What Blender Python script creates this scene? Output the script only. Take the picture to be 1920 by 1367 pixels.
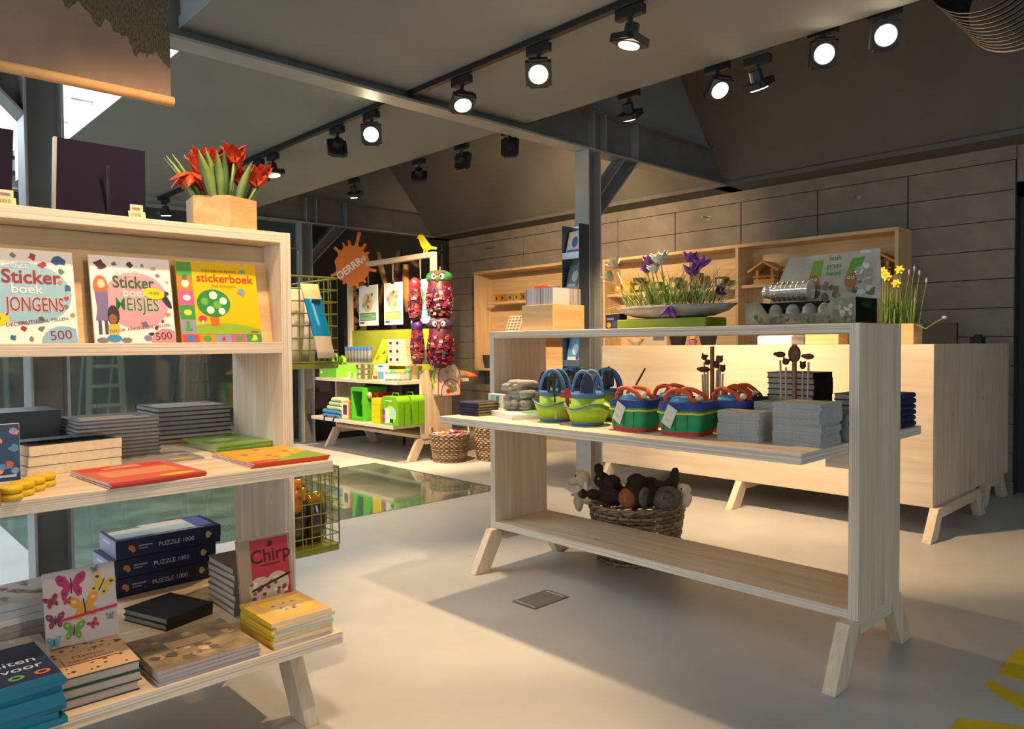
import bpy, math, random
from mathutils import Vector, Matrix
random.seed(7)
SC = bpy.context.scene
for o in list(bpy.data.objects): bpy.data.objects.remove(o)
COL = SC.collection
PI = math.pi

# ---------------------------------------------------------------- camera, sky, exposure
EYE = Vector((0, 0, 1.2)); FPX, AZ, PITCH, ROLL = 1388.74, 0.809304, 0.028437, -0.007923
F0 = Vector((math.cos(AZ), math.sin(AZ), 0)); R0 = Vector((math.sin(AZ), -math.cos(AZ), 0)); U0 = Vector((0, 0, 1))
F1 = F0*math.cos(PITCH)-U0*math.sin(PITCH); U1 = U0*math.cos(PITCH)+F0*math.sin(PITCH)
R2 = R0*math.cos(ROLL)+U1*math.sin(ROLL); U2 = U1*math.cos(ROLL)-R0*math.sin(ROLL)
cd = bpy.data.cameras.new('camera'); cam = bpy.data.objects.new('camera', cd); COL.objects.link(cam)
cd.sensor_width = 36; cd.sensor_fit = 'HORIZONTAL'; cd.lens = FPX/1920*36; cd.clip_start = 0.02
cam.matrix_world = Matrix(((R2.x, U2.x, -F1.x, EYE.x), (R2.y, U2.y, -F1.y, EYE.y), (R2.z, U2.z, -F1.z, EYE.z), (0, 0, 0, 1)))
SC.camera = cam
W = bpy.data.worlds.new('sky'); SC.world = W; W.use_nodes = True
bg = W.node_tree.nodes['Background']; bg.inputs[0].default_value = (0.80, 0.92, 1.0, 1); bg.inputs[1].default_value = 3.4
vs = SC.view_settings; vs.view_transform = 'Standard'; vs.look = 'None'; vs.gamma = 1; vs.use_curve_mapping = False
vs.exposure = 0.55
WARM = (1.0, 0.68, 0.38)
LAMP_W = 130.0

# ---------------------------------------------------------------- materials
MC = {}
def _nt(name):
    m = bpy.data.materials.new(name); m.use_nodes = True
    return m, m.node_tree, m.node_tree.nodes['Principled BSDF']
def M(col, rough=0.6, metal=0.0, spec=0.4, emit=0, var=0.0, vs=8.0, bump=0.0, bs=60.0, trans=0.0, name=None):
    """plain procedural material with optional mottling and fine relief"""
    if isinstance(col, str): col = tuple((int(col[i:i+2], 16)/255)**2.2 for i in (0, 2, 4))
    key = (tuple(round(c, 4) for c in col), rough, metal, spec, emit, var, vs, bump, bs, trans)
    if key in MC: return MC[key]
    m, nt, b = _nt(name or 'paint'); N = nt.nodes; L = nt.links
    b.inputs['Base Color'].default_value = (*col, 1); b.inputs['Roughness'].default_value = rough
    b.inputs['Metallic'].default_value = metal; b.inputs['Specular IOR Level'].default_value = spec
    if trans: b.inputs['Transmission Weight'].default_value = trans
    if emit:
        b.inputs['Emission Color'].default_value = (*col, 1); b.inputs['Emission Strength'].default_value = emit
    if var or bump:
        tc = N.new('ShaderNodeTexCoord')
        if var:
            n = N.new('ShaderNodeTexNoise'); n.inputs['Scale'].default_value = vs; n.inputs['Detail'].default_value = 5
            r = N.new('ShaderNodeValToRGB'); e = r.color_ramp.elements
            e[0].position = .3; e[1].position = .7
            e[0].color = (*[max(0, c*(1-var)) for c in col], 1); e[1].color = (*[min(1, c*(1+var)) for c in col], 1)
            L.new(tc.outputs['Object'], n.inputs['Vector']); L.new(n.outputs['Fac'], r.inputs[0]); L.new(r.outputs[0], b.inputs['Base Color'])
        if bump:
            n2 = N.new('ShaderNodeTexNoise'); n2.inputs['Scale'].default_value = bs; n2.inputs['Detail'].default_value = 4
            bp = N.new('ShaderNodeBump'); bp.inputs['Strength'].default_value = bump; bp.inputs['Distance'].default_value = .01
            L.new(tc.outputs['Object'], n2.inputs['Vector']); L.new(n2.outputs['Fac'], bp.inputs['Height']); L.new(bp.outputs[0], b.inputs['Normal'])
    MC[key] = m; return m
def wood(name, axis, c0, c1, knots=True, rough=0.55, fine=1.0):
    """plywood face: grain stretched along an axis, with small knots"""
    m, nt, b = _nt(name); N = nt.nodes; L = nt.links
    tc = N.new('ShaderNodeTexCoord'); mp = N.new('ShaderNodeMapping'); sc = [26*fine]*3; sc[axis] = 1.6; mp.inputs['Scale'].default_value = sc
    n = N.new('ShaderNodeTexNoise'); n.inputs['Scale'].default_value = 1.0; n.inputs['Detail'].default_value = 6; n.inputs['Roughness'].default_value = .6; n.inputs['Distortion'].default_value = .8
    r = N.new('ShaderNodeValToRGB'); e = r.color_ramp.elements; e[0].position = .32; e[1].position = .66; e[0].color = (*c0, 1); e[1].color = (*c1, 1)
    L.new(tc.outputs['Object'], mp.inputs[0]); L.new(mp.outputs[0], n.inputs['Vector']); L.new(n.outputs['Fac'], r.inputs[0])
    out = r.outputs[0]
    mp2 = N.new('ShaderNodeMapping'); s2 = [5.5]*3; s2[axis] = .5; mp2.inputs['Scale'].default_value = s2
    n3 = N.new('ShaderNodeTexNoise'); n3.inputs['Scale'].default_value = 1; n3.inputs['Distortion'].default_value = 1.6
    L.new(tc.outputs['Object'], mp2.inputs[0]); L.new(mp2.outputs[0], n3.inputs['Vector'])
    r3 = N.new('ShaderNodeValToRGB'); e = r3.color_ramp.elements; e[0].position = .44; e[0].color = (.90, .83, .75, 1); e[1].position = .56; e[1].color = (1, 1, 1, 1)
    mx = N.new('ShaderNodeMix'); mx.data_type = 'RGBA'; mx.blend_type = 'MULTIPLY'; mx.inputs[0].default_value = .5
    L.new(n3.outputs['Fac'], r3.inputs[0]); L.new(out, mx.inputs[6]); L.new(r3.outputs[0], mx.inputs[7]); out = mx.outputs[2]
    if knots:
        v = N.new('ShaderNodeTexVoronoi'); v.inputs['Scale'].default_value = 5.2
        mk = N.new('ShaderNodeMapping'); s3 = [1.0]*3; s3[axis] = .62; mk.inputs['Scale'].default_value = s3
        rk = N.new('ShaderNodeValToRGB'); e = rk.color_ramp.elements; e[0].position = .035; e[0].color = (.5, .33, .2, 1); e[1].position = .075; e[1].color = (1, 1, 1, 1)
        m2 = N.new('ShaderNodeMix'); m2.data_type = 'RGBA'; m2.blend_type = 'MULTIPLY'; m2.inputs[0].default_value = .75
        L.new(tc.outputs['Object'], mk.inputs[0]); L.new(mk.outputs[0], v.inputs['Vector']); L.new(v.outputs['Distance'], rk.inputs[0])
        L.new(out, m2.inputs[6]); L.new(rk.outputs[0], m2.inputs[7]); out = m2.outputs[2]
    L.new(out, b.inputs['Base Color']); b.inputs['Roughness'].default_value = rough
    return m
def edge(name, c0, c1, axis):
    """cut plywood edge: thin layers stacked along an axis"""
    m, nt, b = _nt(name); N = nt.nodes; L = nt.links
    tc = N.new('ShaderNodeTexCoord'); mp = N.new('ShaderNodeMapping'); s = [1.2]*3; s[axis] = 330; mp.inputs['Scale'].default_value = s
    n = N.new('ShaderNodeTexNoise'); n.inputs['Scale'].default_value = 1; n.inputs['Detail'].default_value = 2
    r = N.new('ShaderNodeValToRGB'); e = r.color_ramp.elements; e[0].position = .38; e[1].position = .58; e[0].color = (*c0, 1); e[1].color = (*c1, 1)
    L.new(tc.outputs['Object'], mp.inputs[0]); L.new(mp.outputs[0], n.inputs['Vector']); L.new(n.outputs['Fac'], r.inputs[0]); L.new(r.outputs[0], b.inputs['Base Color'])
    b.inputs['Roughness'].default_value = .7
    return m
PC0, PC1 = (.61, .49, .35), (.79, .67, .51)
PLY = [wood('plywood_grain_'+a, i, PC0, PC1) for i, a in enumerate('xyz')]
PLYW = [wood('warm_plywood_grain_'+a, i, (.55, .37, .19), (.72, .53, .30), knots=False) for i, a in enumerate('xyz')]
EDG = [edge('plywood_edge_'+a, (.50, .42, .33), (.75, .66, .54), i) for i, a in enumerate('xyz')]
BLACK = M((.012, .012, .013), .45); STEEL = M((.15, .15, .145), .5, .25, .5, var=.12, vs=5); STEELL = M((.32, .33, .325), .45, .3, .5, var=.1, vs=6)  # lighter steel paints lit flanges and plates, darker steel the shaded webs
WHITE = M((.8, .8, .78), .55); PAPER = M((.72, .69, .62), .8, var=.06, vs=40); CREAMP = M((.70, .58, .40), .85, var=.08, vs=60)
DARKPAPER = M((.36, .34, .32), .8, var=.1, vs=50)
WIREG = M((.17, .20, .025), .45, .1)
SOIL = M((.10, .055, .025), .95, var=.5, vs=60, bump=.6, bs=90)
CLEAR = M((.95, .97, .97), .04, 0, .5, trans=1.0, name='clear_plastic')

# ---------------------------------------------------------------- mesh helpers
ORI = {}
class MB:
    def __init__(s): s.v = []; s.f = []; s.m = []; s.mats = []
    def mi(s, mat):
        if mat not in s.mats: s.mats.append(mat)
        return s.mats.index(mat)
    def add(s, vs_, fs, mat):
        k = len(s.v); s.v += [tuple(p) for p in vs_]; i = s.mi(mat)
        for f in fs: s.f.append(tuple(k+a for a in f)); s.m.append(i)
        return s
    def bx(s, x0, x1, y0, y1, z0, z1, mat, mats=None):
        v = [(x0, y0, z0), (x1, y0, z0), (x1, y1, z0), (x0, y1, z0), (x0, y0, z1), (x1, y0, z1), (x1, y1, z1), (x0, y1, z1)]
        fs = [(0, 3, 2, 1), (4, 5, 6, 7), (0, 1, 5, 4), (1, 2, 6, 5), (2, 3, 7, 6), (3, 0, 4, 7)]   # bottom top -y +x +y -x
        if mats is None: return s.add(v, fs, mat)
        k = len(s.v); s.v += v
        for f, mm in zip(fs, mats): s.f.append(tuple(k+a for a in f)); s.m.append(s.mi(mm))
        return s
    def hexa(s, p, mat):   # 8 points, same order as bx
        return s.add(p, [(0, 3, 2, 1), (4, 5, 6, 7), (0, 1, 5, 4), (1, 2, 6, 5), (2, 3, 7, 6), (3, 0, 4, 7)], mat)
    def obox(s, c, u, v, w, mat):
        c, u, v, w = map(Vector, (c, u, v, w))
        P = [c-u-v-w, c+u-v-w, c+u+v-w, c-u+v-w, c-u-v+w, c+u-v+w, c+u+v+w, c-u+v+w]
        return s.hexa(P, mat)
    def prism(s, pts, ax, a0, a1, mat):
        """polygon extruded along axis ax; pts are the other two coordinates in cyclic order"""
        def P(p, a):
            return {0: (a, p[0], p[1]), 1: (p[0], a, p[1]), 2: (p[0], p[1], a)}[ax]
        n = len(pts); v = [P(p, a0) for p in pts]+[P(p, a1) for p in pts]
        fs = [tuple(range(n))[::-1], tuple(range(n, 2*n))]+[(i, (i+1) % n, n+(i+1) % n, n+i) for i in range(n)]
        return s.add(v, fs, mat)
    def tube(s, path, r, mat, n=6, cap=True, flat=1.0):
        path = [Vector(p) for p in path]; rs = r if isinstance(r, (list, tuple)) else [r]*len(path)
        v = []; fs = []; up = None
        for i, p in enumerate(path):
            t = (path[min(i+1, len(path)-1)]-path[max(i-1, 0)]).normalized()
            if up is None:
                up = Vector((0, 0, 1)) if abs(t.z) < .9 else Vector((1, 0, 0))
            a = t.cross(up).normalized(); b = a.cross(t); up = b
            for k in range(n):
                q = 2*PI*k/n; v.append(p+a*math.cos(q)*rs[i]+b*math.sin(q)*rs[i]*flat)
        for i in range(len(path)-1):
            for k in range(n): fs.append((i*n+k, i*n+(k+1) % n, (i+1)*n+(k+1) % n, (i+1)*n+k))
        if cap: fs += [tuple(range(n))[::-1], tuple(range((len(path)-1)*n, len(path)*n))]
        return s.add(v, fs, mat)
    def lathe(s, prof, mat, n=20, c=(0, 0, 0), sx=1.0, sy=1.0):
        v = []; fs = []
        for r_, z in prof:
            for k in range(n): a = 2*PI*k/n; v.append((c[0]+r_*math.cos(a)*sx, c[1]+r_*math.sin(a)*sy, c[2]+z))
        for i in range(len(prof)-1):
            for k in range(n): fs.append((i*n+k, i*n+(k+1) % n, (i+1)*n+(k+1) % n, (i+1)*n+k))
        fs += [tuple(range(n))[::-1], tuple(range((len(prof)-1)*n, len(prof)*n))]
        return s.add(v, fs, mat)
    def ell(s, c, r, mat, n=12, m=8, jit=0.0, rot=None):
        v = []; fs = []; c = Vector(c)
        for i in range(m+1):
            th = PI*i/m
            for k in range(n):
                a = 2*PI*k/n; j = 1+random.uniform(-jit, jit)
                p = Vector((r[0]*math.sin(th)*math.cos(a)*j, r[1]*math.sin(th)*math.sin(a)*j, r[2]*math.cos(th)*j))
                if rot: p = rot @ p
                v.append(c+p)
        for i in range(m):
            for k in range(n): fs.append((i*n+k, (i+1)*n+k, (i+1)*n+(k+1) % n, i*n+(k+1) % n))
        return s.add(v, fs, mat)
    def blade(s, base, d, L, w, mat, bend=.3, n=5, side=None, th=0.0015, fold=.25):
        """a tapering leaf with a folded midrib, thick enough to be solid"""
        base = Vector(base); d = Vector(d).normalized(); h = Vector((d.x, d.y, 0))
        h = h.normalized() if h.length > .05 else Vector((math.cos(random.random()*6), math.sin(random.random()*6), 0))
        sd = Vector(side).normalized() if side else Vector((-h.y, h.x, 0)); p = base.copy(); v = []; fs = []; dirv = d.copy()
        for i in range(n+1):
            t = i/n; ww = w*(math.sin(PI*min(1, .18+.82*t)) if t < 1 else .03); nr = dirv.cross(sd).normalized()
            v += [p-sd*ww, p-nr*ww*fold, p+sd*ww, p-nr*(ww*fold-th)]
            p = p+dirv*(L/n); dirv = (dirv+(h-Vector((0, 0, .8)))*bend/n).normalized()
        for i in range(n):
            a = 4*i; b = a+4
            for k in range(4): fs.append((a+k, a+(k+1) % 4, b+(k+1) % 4, b+k))
        return s.add(v, fs, mat)
    def mesh(s, name, origin=None, smooth=False):
        me = bpy.data.meshes.new(name); o = origin or (0, 0, 0)
        me.from_pydata([(a-o[0], b-o[1], c-o[2]) for a, b, c in s.v], [], s.f)
        for m in s.mats: me.materials.append(m)
        me.polygons.foreach_set('material_index', s.m)
        if smooth: me.polygons.foreach_set('use_smooth', [True]*len(s.f))
        me.update(); return me
    def build(s, name, parent=None, smooth=False, bevel=0, loc=None, kind=None, local=False):
        top = parent
        while top is not None and top.parent is not None: top = top.parent
        org = ORI.get(top.name) if top is not None else (None if local else loc)
        o = bpy.data.objects.new(name, s.mesh(name, org, smooth)); COL.objects.link(o)
        if parent is not None: o.parent = parent
        elif loc is not None: o.location = loc
        if bevel:
            b = o.modifiers.new('bevel', 'BEVEL'); b.width = bevel; b.segments = 1; b.limit_method = 'ANGLE'
        if kind: o['kind'] = kind
        return o
def tag(o, label, cat, group=None):
    o['label'] = label; o['category'] = cat
    if group: o['group'] = group
    return o
def thing(name, label, cat, loc, rz=0, group=None, world=True):
    """Empty at a thing's base; world=True: its parts are given in room coordinates"""
    o = bpy.data.objects.new(name, None); COL.objects.link(o); o.empty_display_size = .05
    o.location = loc; o.rotation_euler = (0, 0, rz)
    if world and rz == 0: ORI[o.name] = tuple(loc)
    return tag(o, label, cat, group)
def struct(o): o['kind'] = 'structure'; return o
def copytree(o, parent=None):
    c = o.copy(); COL.objects.link(c); c.parent = parent
    for ch in list(o.children):
        copytree(ch, c)
    return c
def share(name, mesh, parent, loc=(0, 0, 0), rot=(0, 0, 0), scale=(1, 1, 1)):
    o = bpy.data.objects.new(name, mesh); COL.objects.link(o); o.parent = parent; o.location = loc; o.rotation_euler = rot; o.scale = scale
    return o
ORD = ['topmost', 'second from the top', 'third from the top', 'fourth from the top', 'fifth from the top', 'sixth from the top', 'seventh from the top',
       'eighth from the top', 'ninth from the top', 'tenth from the top', 'eleventh from the top', 'twelfth from the top', 'thirteenth from the top', 'fourteenth from the top']
TXT = {}
def textmesh(s, size, bold=0.0):
    if (s, size, bold) in TXT: return TXT[(s, size, bold)]
    c = bpy.data.curves.new('lettering', 'FONT'); c.body = s; c.size = size; c.align_x = 'CENTER'; c.align_y = 'CENTER'; c.offset = bold*size; c.resolution_u = 3
    o = bpy.data.objects.new('lettering', c); me = bpy.data.meshes.new_from_object(o)
    r = ([tuple(v.co) for v in me.vertices], [tuple(p.vertices) for p in me.polygons])
    bpy.data.objects.remove(o); bpy.data.curves.remove(c); bpy.data.meshes.remove(me)
    TXT[(s, size, bold)] = r; return r
class Print:
    """flat print on a surface: ink shapes in a frame (origin, right, up), each layer a hair prouder"""
    def __init__(s, o, u, v, step=.00005):
        s.o = Vector(o); s.u = Vector(u).normalized(); s.v = Vector(v).normalized(); s.n = s.u.cross(s.v).normalized(); s.k = 1; s.b = MB(); s.step = step
    def P(s, a, b): return s.o+s.u*a+s.v*b+s.n*(s.step*s.k)
    def poly(s, pts, col, **kw):
        s.b.add([s.P(*p) for p in pts], [tuple(range(len(pts)))], col if not isinstance(col, (str, tuple)) else M(col, kw.get('rough', .5))); s.k += 1; return s
    def rect(s, a0, b0, a1, b1, col): return s.poly([(a0, b0), (a1, b0), (a1, b1), (a0, b1)], col)
    def ell(s, a, b, ra, rb, col, n=16, rot=0):
        c, q = math.cos(rot), math.sin(rot)
        return s.poly([(a+c*ra*math.cos(2*PI*i/n)-q*rb*math.sin(2*PI*i/n), b+q*ra*math.cos(2*PI*i/n)+c*rb*math.sin(2*PI*i/n)) for i in range(n)], col)
    def text(s, t, a, b, size, col, bold=0.0, rot=0, sx=1.0):
        v, f = textmesh(t, size, bold); c, q = math.cos(rot), math.sin(rot)
        s.b.add([s.P(a+(x*sx*c-y*q), b+(x*sx*q+y*c)) for x, y, z in v], f, M(col, .5)); s.k += 1; return s
    def blob(s, a, b, r, col, n=9, seed=0):
        rr = random.Random(seed)
        return s.poly([(a+r*rr.uniform(.45, 1.15)*math.cos(2*PI*i/n), b+r*rr.uniform(.45, 1.15)*math.sin(2*PI*i/n)) for i in range(n)], col)
    def butterfly(s, a, b, r, col, col2, rot=0):
        c, q = math.cos(rot), math.sin(rot)
        def T(x, y): return (a+r*(c*x-q*y), b+r*(q*x+c*y))
        for sg in (1, -1):
            w = [(0, .12), (.35, .75), (.8, .95), (1, .7), (.85, .25), (.5, 0), (.7, -.3), (.62, -.75), (.35, -.8), (.1, -.3)]
            if sg < 0: w = [(-x, y) for x, y in w][::-1]
            s.poly([T(x, y) for x, y in w], col)
            s.ell(*T(sg*.62, .55), r*.17, r*.13, col2, 7); s.ell(*T(sg*.45, -.45), r*.12, r*.1, col2, 7)
        return s.poly([T(-.05, -.5), T(.05, -.5), T(.05, .6), T(-.05, .6)], (.03, .02, .02))
    def build(s, parent, name='cover_print'):
        for ch in parent.children:      # ink belongs to the surface it is printed on
            if ch.name.split('.')[0] in ('cover', 'carton', 'card', 'card_pack', 'leaflets', 'splat_board', 'case', 'hang_tag', 'lid', 'lower_tag'): parent = ch; break
        return s.b.build(name, parent)
# ---------------------------------------------------------------- the shell of the shop
ZC = 2.75
m, nt, b = _nt('polished_concrete'); N = nt.nodes; L = nt.links
tc = N.new('ShaderNodeTexCoord'); n1 = N.new('ShaderNodeTexNoise'); n1.inputs['Scale'].default_value = 1.3; n1.inputs['Detail'].default_value = 8; n1.inputs['Roughness'].default_value = .55
rr_ = N.new('ShaderNodeValToRGB'); e = rr_.color_ramp.elements; e[0].position = .3; e[1].position = .72; e[0].color = (.42, .41, .385, 1); e[1].color = (.54, .53, .505, 1)
L.new(tc.outputs['Object'], n1.inputs['Vector']); L.new(n1.outputs['Fac'], rr_.inputs[0])
vo = N.new('ShaderNodeTexVoronoi'); vo.inputs['Scale'].default_value = 3.1; rv = N.new('ShaderNodeValToRGB'); e = rv.color_ramp.elements
e[0].position = .018; e[0].color = (.25, .25, .25, 1); e[1].position = .024; e[1].color = (1, 1, 1, 1)
mx = N.new('ShaderNodeMix'); mx.data_type = 'RGBA'; mx.blend_type = 'MULTIPLY'; mx.inputs[0].default_value = .8
L.new(tc.outputs['Object'], vo.inputs['Vector']); L.new(vo.outputs['Distance'], rv.inputs[0]); L.new(rr_.outputs[0], mx.inputs[6]); L.new(rv.outputs[0], mx.inputs[7]); L.new(mx.outputs[2], b.inputs['Base Color'])
b.inputs['Roughness'].default_value = .42; b.inputs['Specular IOR Level'].default_value = .35
CONC = m
GX0, GX1, GY0, GY1 = .92, 4.15, 4.46, 6.38
f = MB()
for a in [(-3, 13, -4, GY0), (-3, 13, GY1, 20), (-3, GX0, GY0, GY1), (GX1, 13, GY0, GY1)]: f.bx(*a, -.1, 0, CONC)
struct(f.build('floor'))
# glass pane in the floor, over a dim planted pit
m, nt, b = _nt('murky_green_glass'); N = nt.nodes; L = nt.links
tc = N.new('ShaderNodeTexCoord'); n1 = N.new('ShaderNodeTexNoise'); n1.inputs['Scale'].default_value = 2.2; n1.inputs['Detail'].default_value = 6; n1.inputs['Distortion'].default_value = 1.5
rr_ = N.new('ShaderNodeValToRGB'); e = rr_.color_ramp.elements; e[0].position = .3; e[1].position = .75; e[0].color = (.06, .105, .08, 1); e[1].color = (.20, .28, .22, 1)
L.new(tc.outputs['Object'], n1.inputs['Vector']); L.new(n1.outputs['Fac'], rr_.inputs[0]); L.new(rr_.outputs[0], b.inputs['Base Color'])
b.inputs['Roughness'].default_value = .06; b.inputs['Specular IOR Level'].default_value = .62; b.inputs['Coat Weight'].default_value = .5; b.inputs['Coat Roughness'].default_value = .03
GLASSF = m
t = thing('glass_floor_panel', 'large green tinted glass panel let into the grey concrete floor', 'glass floor', (2.5, 5.4, 0))
MB().bx(GX0+.012, GX1-.012, GY0+.012, GY1-.012, -.05, -.002, GLASSF).build('glass_pane', t)
fr = MB(); fm = M((.16, .17, .16), .4, .6)
for a in [(GX0, GX1, GY0, GY0+.012), (GX0, GX1, GY1-.012, GY1), (GX0, GX0+.012, GY0+.012, GY1-.012), (GX1-.012, GX1, GY0+.012, GY1-.012)]: fr.bx(*a, -.05, .001, fm)
fr.build('edge_frame', t)

WALLM = M((.24, .21, .175), .75, var=.12, vs=6, bump=.12, bs=120); WALLD = M((.03, .028, .026), .85)
# back wall of fibre boards with open joints
wb = struct(MB().bx(6.72, 6.85, 1.45, 8.42, 0, 2.72, WALLD).build('wall_back'))
PY, PZ, J = .7635, .2247, .0055
pm = MB().bx(-.022, 0, J, PY-J, J*.6, PZ-J*.6, WALLM).mesh('wall_panel')
rows = [(2.5703-PZ*(k+1)) for k in range(11)]
for c in range(9):
    for z in rows: share('wall_panel', pm, wb, (6.722, 1.4525+c*PY, z))
MB().bx(6.70, 6.72, 1.4525, 8.32, 2.574, 2.68, WALLM).build('wall_top_strip', wb)
MB().bx(6.70, 6.72, 1.4525, 8.32, 0, rows[-1], WALLM).build('wall_foot_strip', wb)
def peg(loc, d, label):
    t = thing('wall_peg', label, 'peg', loc, group='steel pegs on the walls'); o = Vector(loc); d = Vector(d)
    MB().tube([o, o+d*.008], .022, M((.55, .55, .53), .3, .9), 12).build('base_plate', t); MB().tube([o+d*.005, o+d*.13], .008, M((.5, .5, .48), .3, .9), 8).build('rod', t)
peg((6.70, 4.096, 2.461), (-1, 0, 0), 'steel peg on the grey board wall above the planted bowl'); peg((6.70, 2.617, 2.454), (-1, 0, 0), 'steel peg on the dark wall above the right wooden wall cabinet')
peg((6.70, 7.372, 2.49), (-1, 0, 0), 'steel peg high on the wall above the small wooden wall cabinet')
DK = M((.035, .037, .045), .6)  # near-black colour paints the darkness of the opening past the wall's end
struct(MB().bx(6.72, 6.85, -4, 1.45, 2.3, 3.2, WALLM).build('wall_back_end')); 
struct(MB().bx(7.6, 7.7, -4, 1.45, 0, 2.4, DK).build('wall_recess')); struct(MB().bx(6.85, 7.7, 1.40, 1.46, 0, 2.4, DK).build('wall_recess_side'))
struct(MB().bx(6.72, 7.7, -4, 1.45, 2.3, 2.4, DK).build('ceiling_recess'))
CEIL = M((.205, .212, .208), .85, var=.04, vs=2.0); ROOF = M((.125, .116, .103), .85, var=.06, vs=3)
# low flat ceilings of the two bays
FSH = M((.42, .45, .47), .8); SHAFT = M((.88, .91, .92), .7)  # front shaft wall painted greyer than the rear one for its weaker daylight
struct(MB().bx(1.36, 3.72, -4, 3.77, ZC, ZC+.06, 0, [CEIL, CEIL, CEIL, CEIL, CEIL, FSH]).build('ceiling'))
struct(MB().bx(1.46, 3.72, 3.79, 8.24, ZC, ZC+.06, 0, [CEIL, CEIL, CEIL, CEIL, CEIL, SHAFT]).build('ceiling_rear'))
struct(MB().bx(-3, 1.50, 8.24, 13.2, ZC+.1, ZC+.2, CEIL).build('ceiling_far')); struct(MB().bx(1.5, 7.0, 8.34, 13.2, 3.0, 3.1, ROOF).build('ceiling_far_right'))  # unseen ceilings stop short of the far wall so daylight reaches it
SHAFT = M((.88, .91, .92), .7)
struct(MB().bx(1.36, 1.40, -4, 3.74, ZC+.06, 3.9, FSH).build('wall_skylight_front')); struct(MB().bx(1.46, 1.50, 4.05, 8.24, ZC+.06, 4.2, SHAFT).build('wall_skylight_rear'))
struct(MB().bx(-3, 1.46, 3.79, 4.05, ZC, ZC+.06, CEIL).build('ceiling_strip'))
struct(MB().bx(-3, 1.44, 3.74, 3.79, 3.0, 4.2, M((.09, .1, .11), .8)).build('wall_above_beam'))  # near-black colour holds the shade on the shaft's end wall
struct(MB().bx(-3, 1.44, -4, 3.74, 3.86, 3.9, M((.12, .13, .14), .8)).build('roof_front_blocker')); struct(MB().bx(-3, -.9, -4, 2.2, 3.0, 3.06, CEIL).build('ceiling_left'))  # first box: unseen lid closing the front skylight to cut daylight nearby
for (x, y, z), l in [((1.46, 5.656, 2.868), 'nearer steel peg on the white skylight wall'), ((1.46, 6.334, 2.882), 'farther steel peg on the white skylight wall')]: peg((x, y, z), (-1, 0, 0), l)
# sloping roof over the till and its eaves
struct(MB().prism([(6.42, 2.70), (6.50, 2.70), (3.60, 6.0), (3.50, 6.0)], 1, -4, 8.42, ROOF).build('roof_slope'))
struct(MB().bx(6.38, 6.85, -4, 8.42, 2.68, 2.72, M((.13, .12, .11), .85)).build('ceiling_eaves'))
struct(MB().bx(3.50, 3.56, -4, 8.42, ZC+.06, 6.0, ROOF).build('wall_above_ceiling'))
for y, n_ in ((3.78, 'wall_gable_front'), (8.31, 'wall_gable_rear')):
    struct(MB().prism([(3.56, 3.0), (6.18, 3.0), (3.56, 5.95)], 1, y-.02, y+.02, CEIL).build(n_))
# far end
FARW = M((.24, .225, .20), .8, var=.1, vs=3)
struct(MB().bx(4.52, 6.85, 8.40, 8.5, 0, 3.1, M((.03, .03, .032), .7)).build('wall_rear'))
struct(MB().bx(-3, 4.6, 14.0, 14.1, 0, 3.1, FARW).build('wall_far')); struct(MB().bx(4.55, 4.65, 8.5, 14.0, 0, 3.1, M((.10, .105, .09), .8)).build('wall_far_side'))
struct(MB().bx(-3.1, -3, 3, 14.1, 0, 3.1, M((.3, .32, .33), .8)).build('wall_left_far'))
for k, x in enumerate((1.55, 2.25)):
    struct(MB().bx(x, x+.06, 13.94, 14.0, 0, 2.9, M((.42, .42, .38), .6)).build('trim_%d' % (k+1)))
# unseen near side, behind the photographer: walls with openings added to let daylight in
OFFW = M((.30, .30, .29), .85)
struct(MB().bx(-3, 13, -4.1, -4, 0, .5, OFFW).bx(-3, 13, -4.1, -4, 2.4, 4, OFFW).bx(-2.2, .8, -4.1, -4, .5, 2.4, OFFW).bx(3.0, 13, -4.1, -4, .5, 2.4, OFFW).bx(.8, 3.4, -4.1, -4, .5, .9, OFFW).build('wall_right'))
struct(MB().bx(-3.1, -3, -4, 3, 0, .6, OFFW).bx(-3.1, -3, -4, 3, 2.5, 4, OFFW).bx(-3.1, -3, -4, -.6, .6, 2.5, OFFW).bx(-3.1, -3, 1.9, 3, .6, 2.5, OFFW).build('wall_left'))
struct(MB().bx(12.9, 13, -4, 1.46, 0, 3, DK).build('wall_far_right'))

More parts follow.
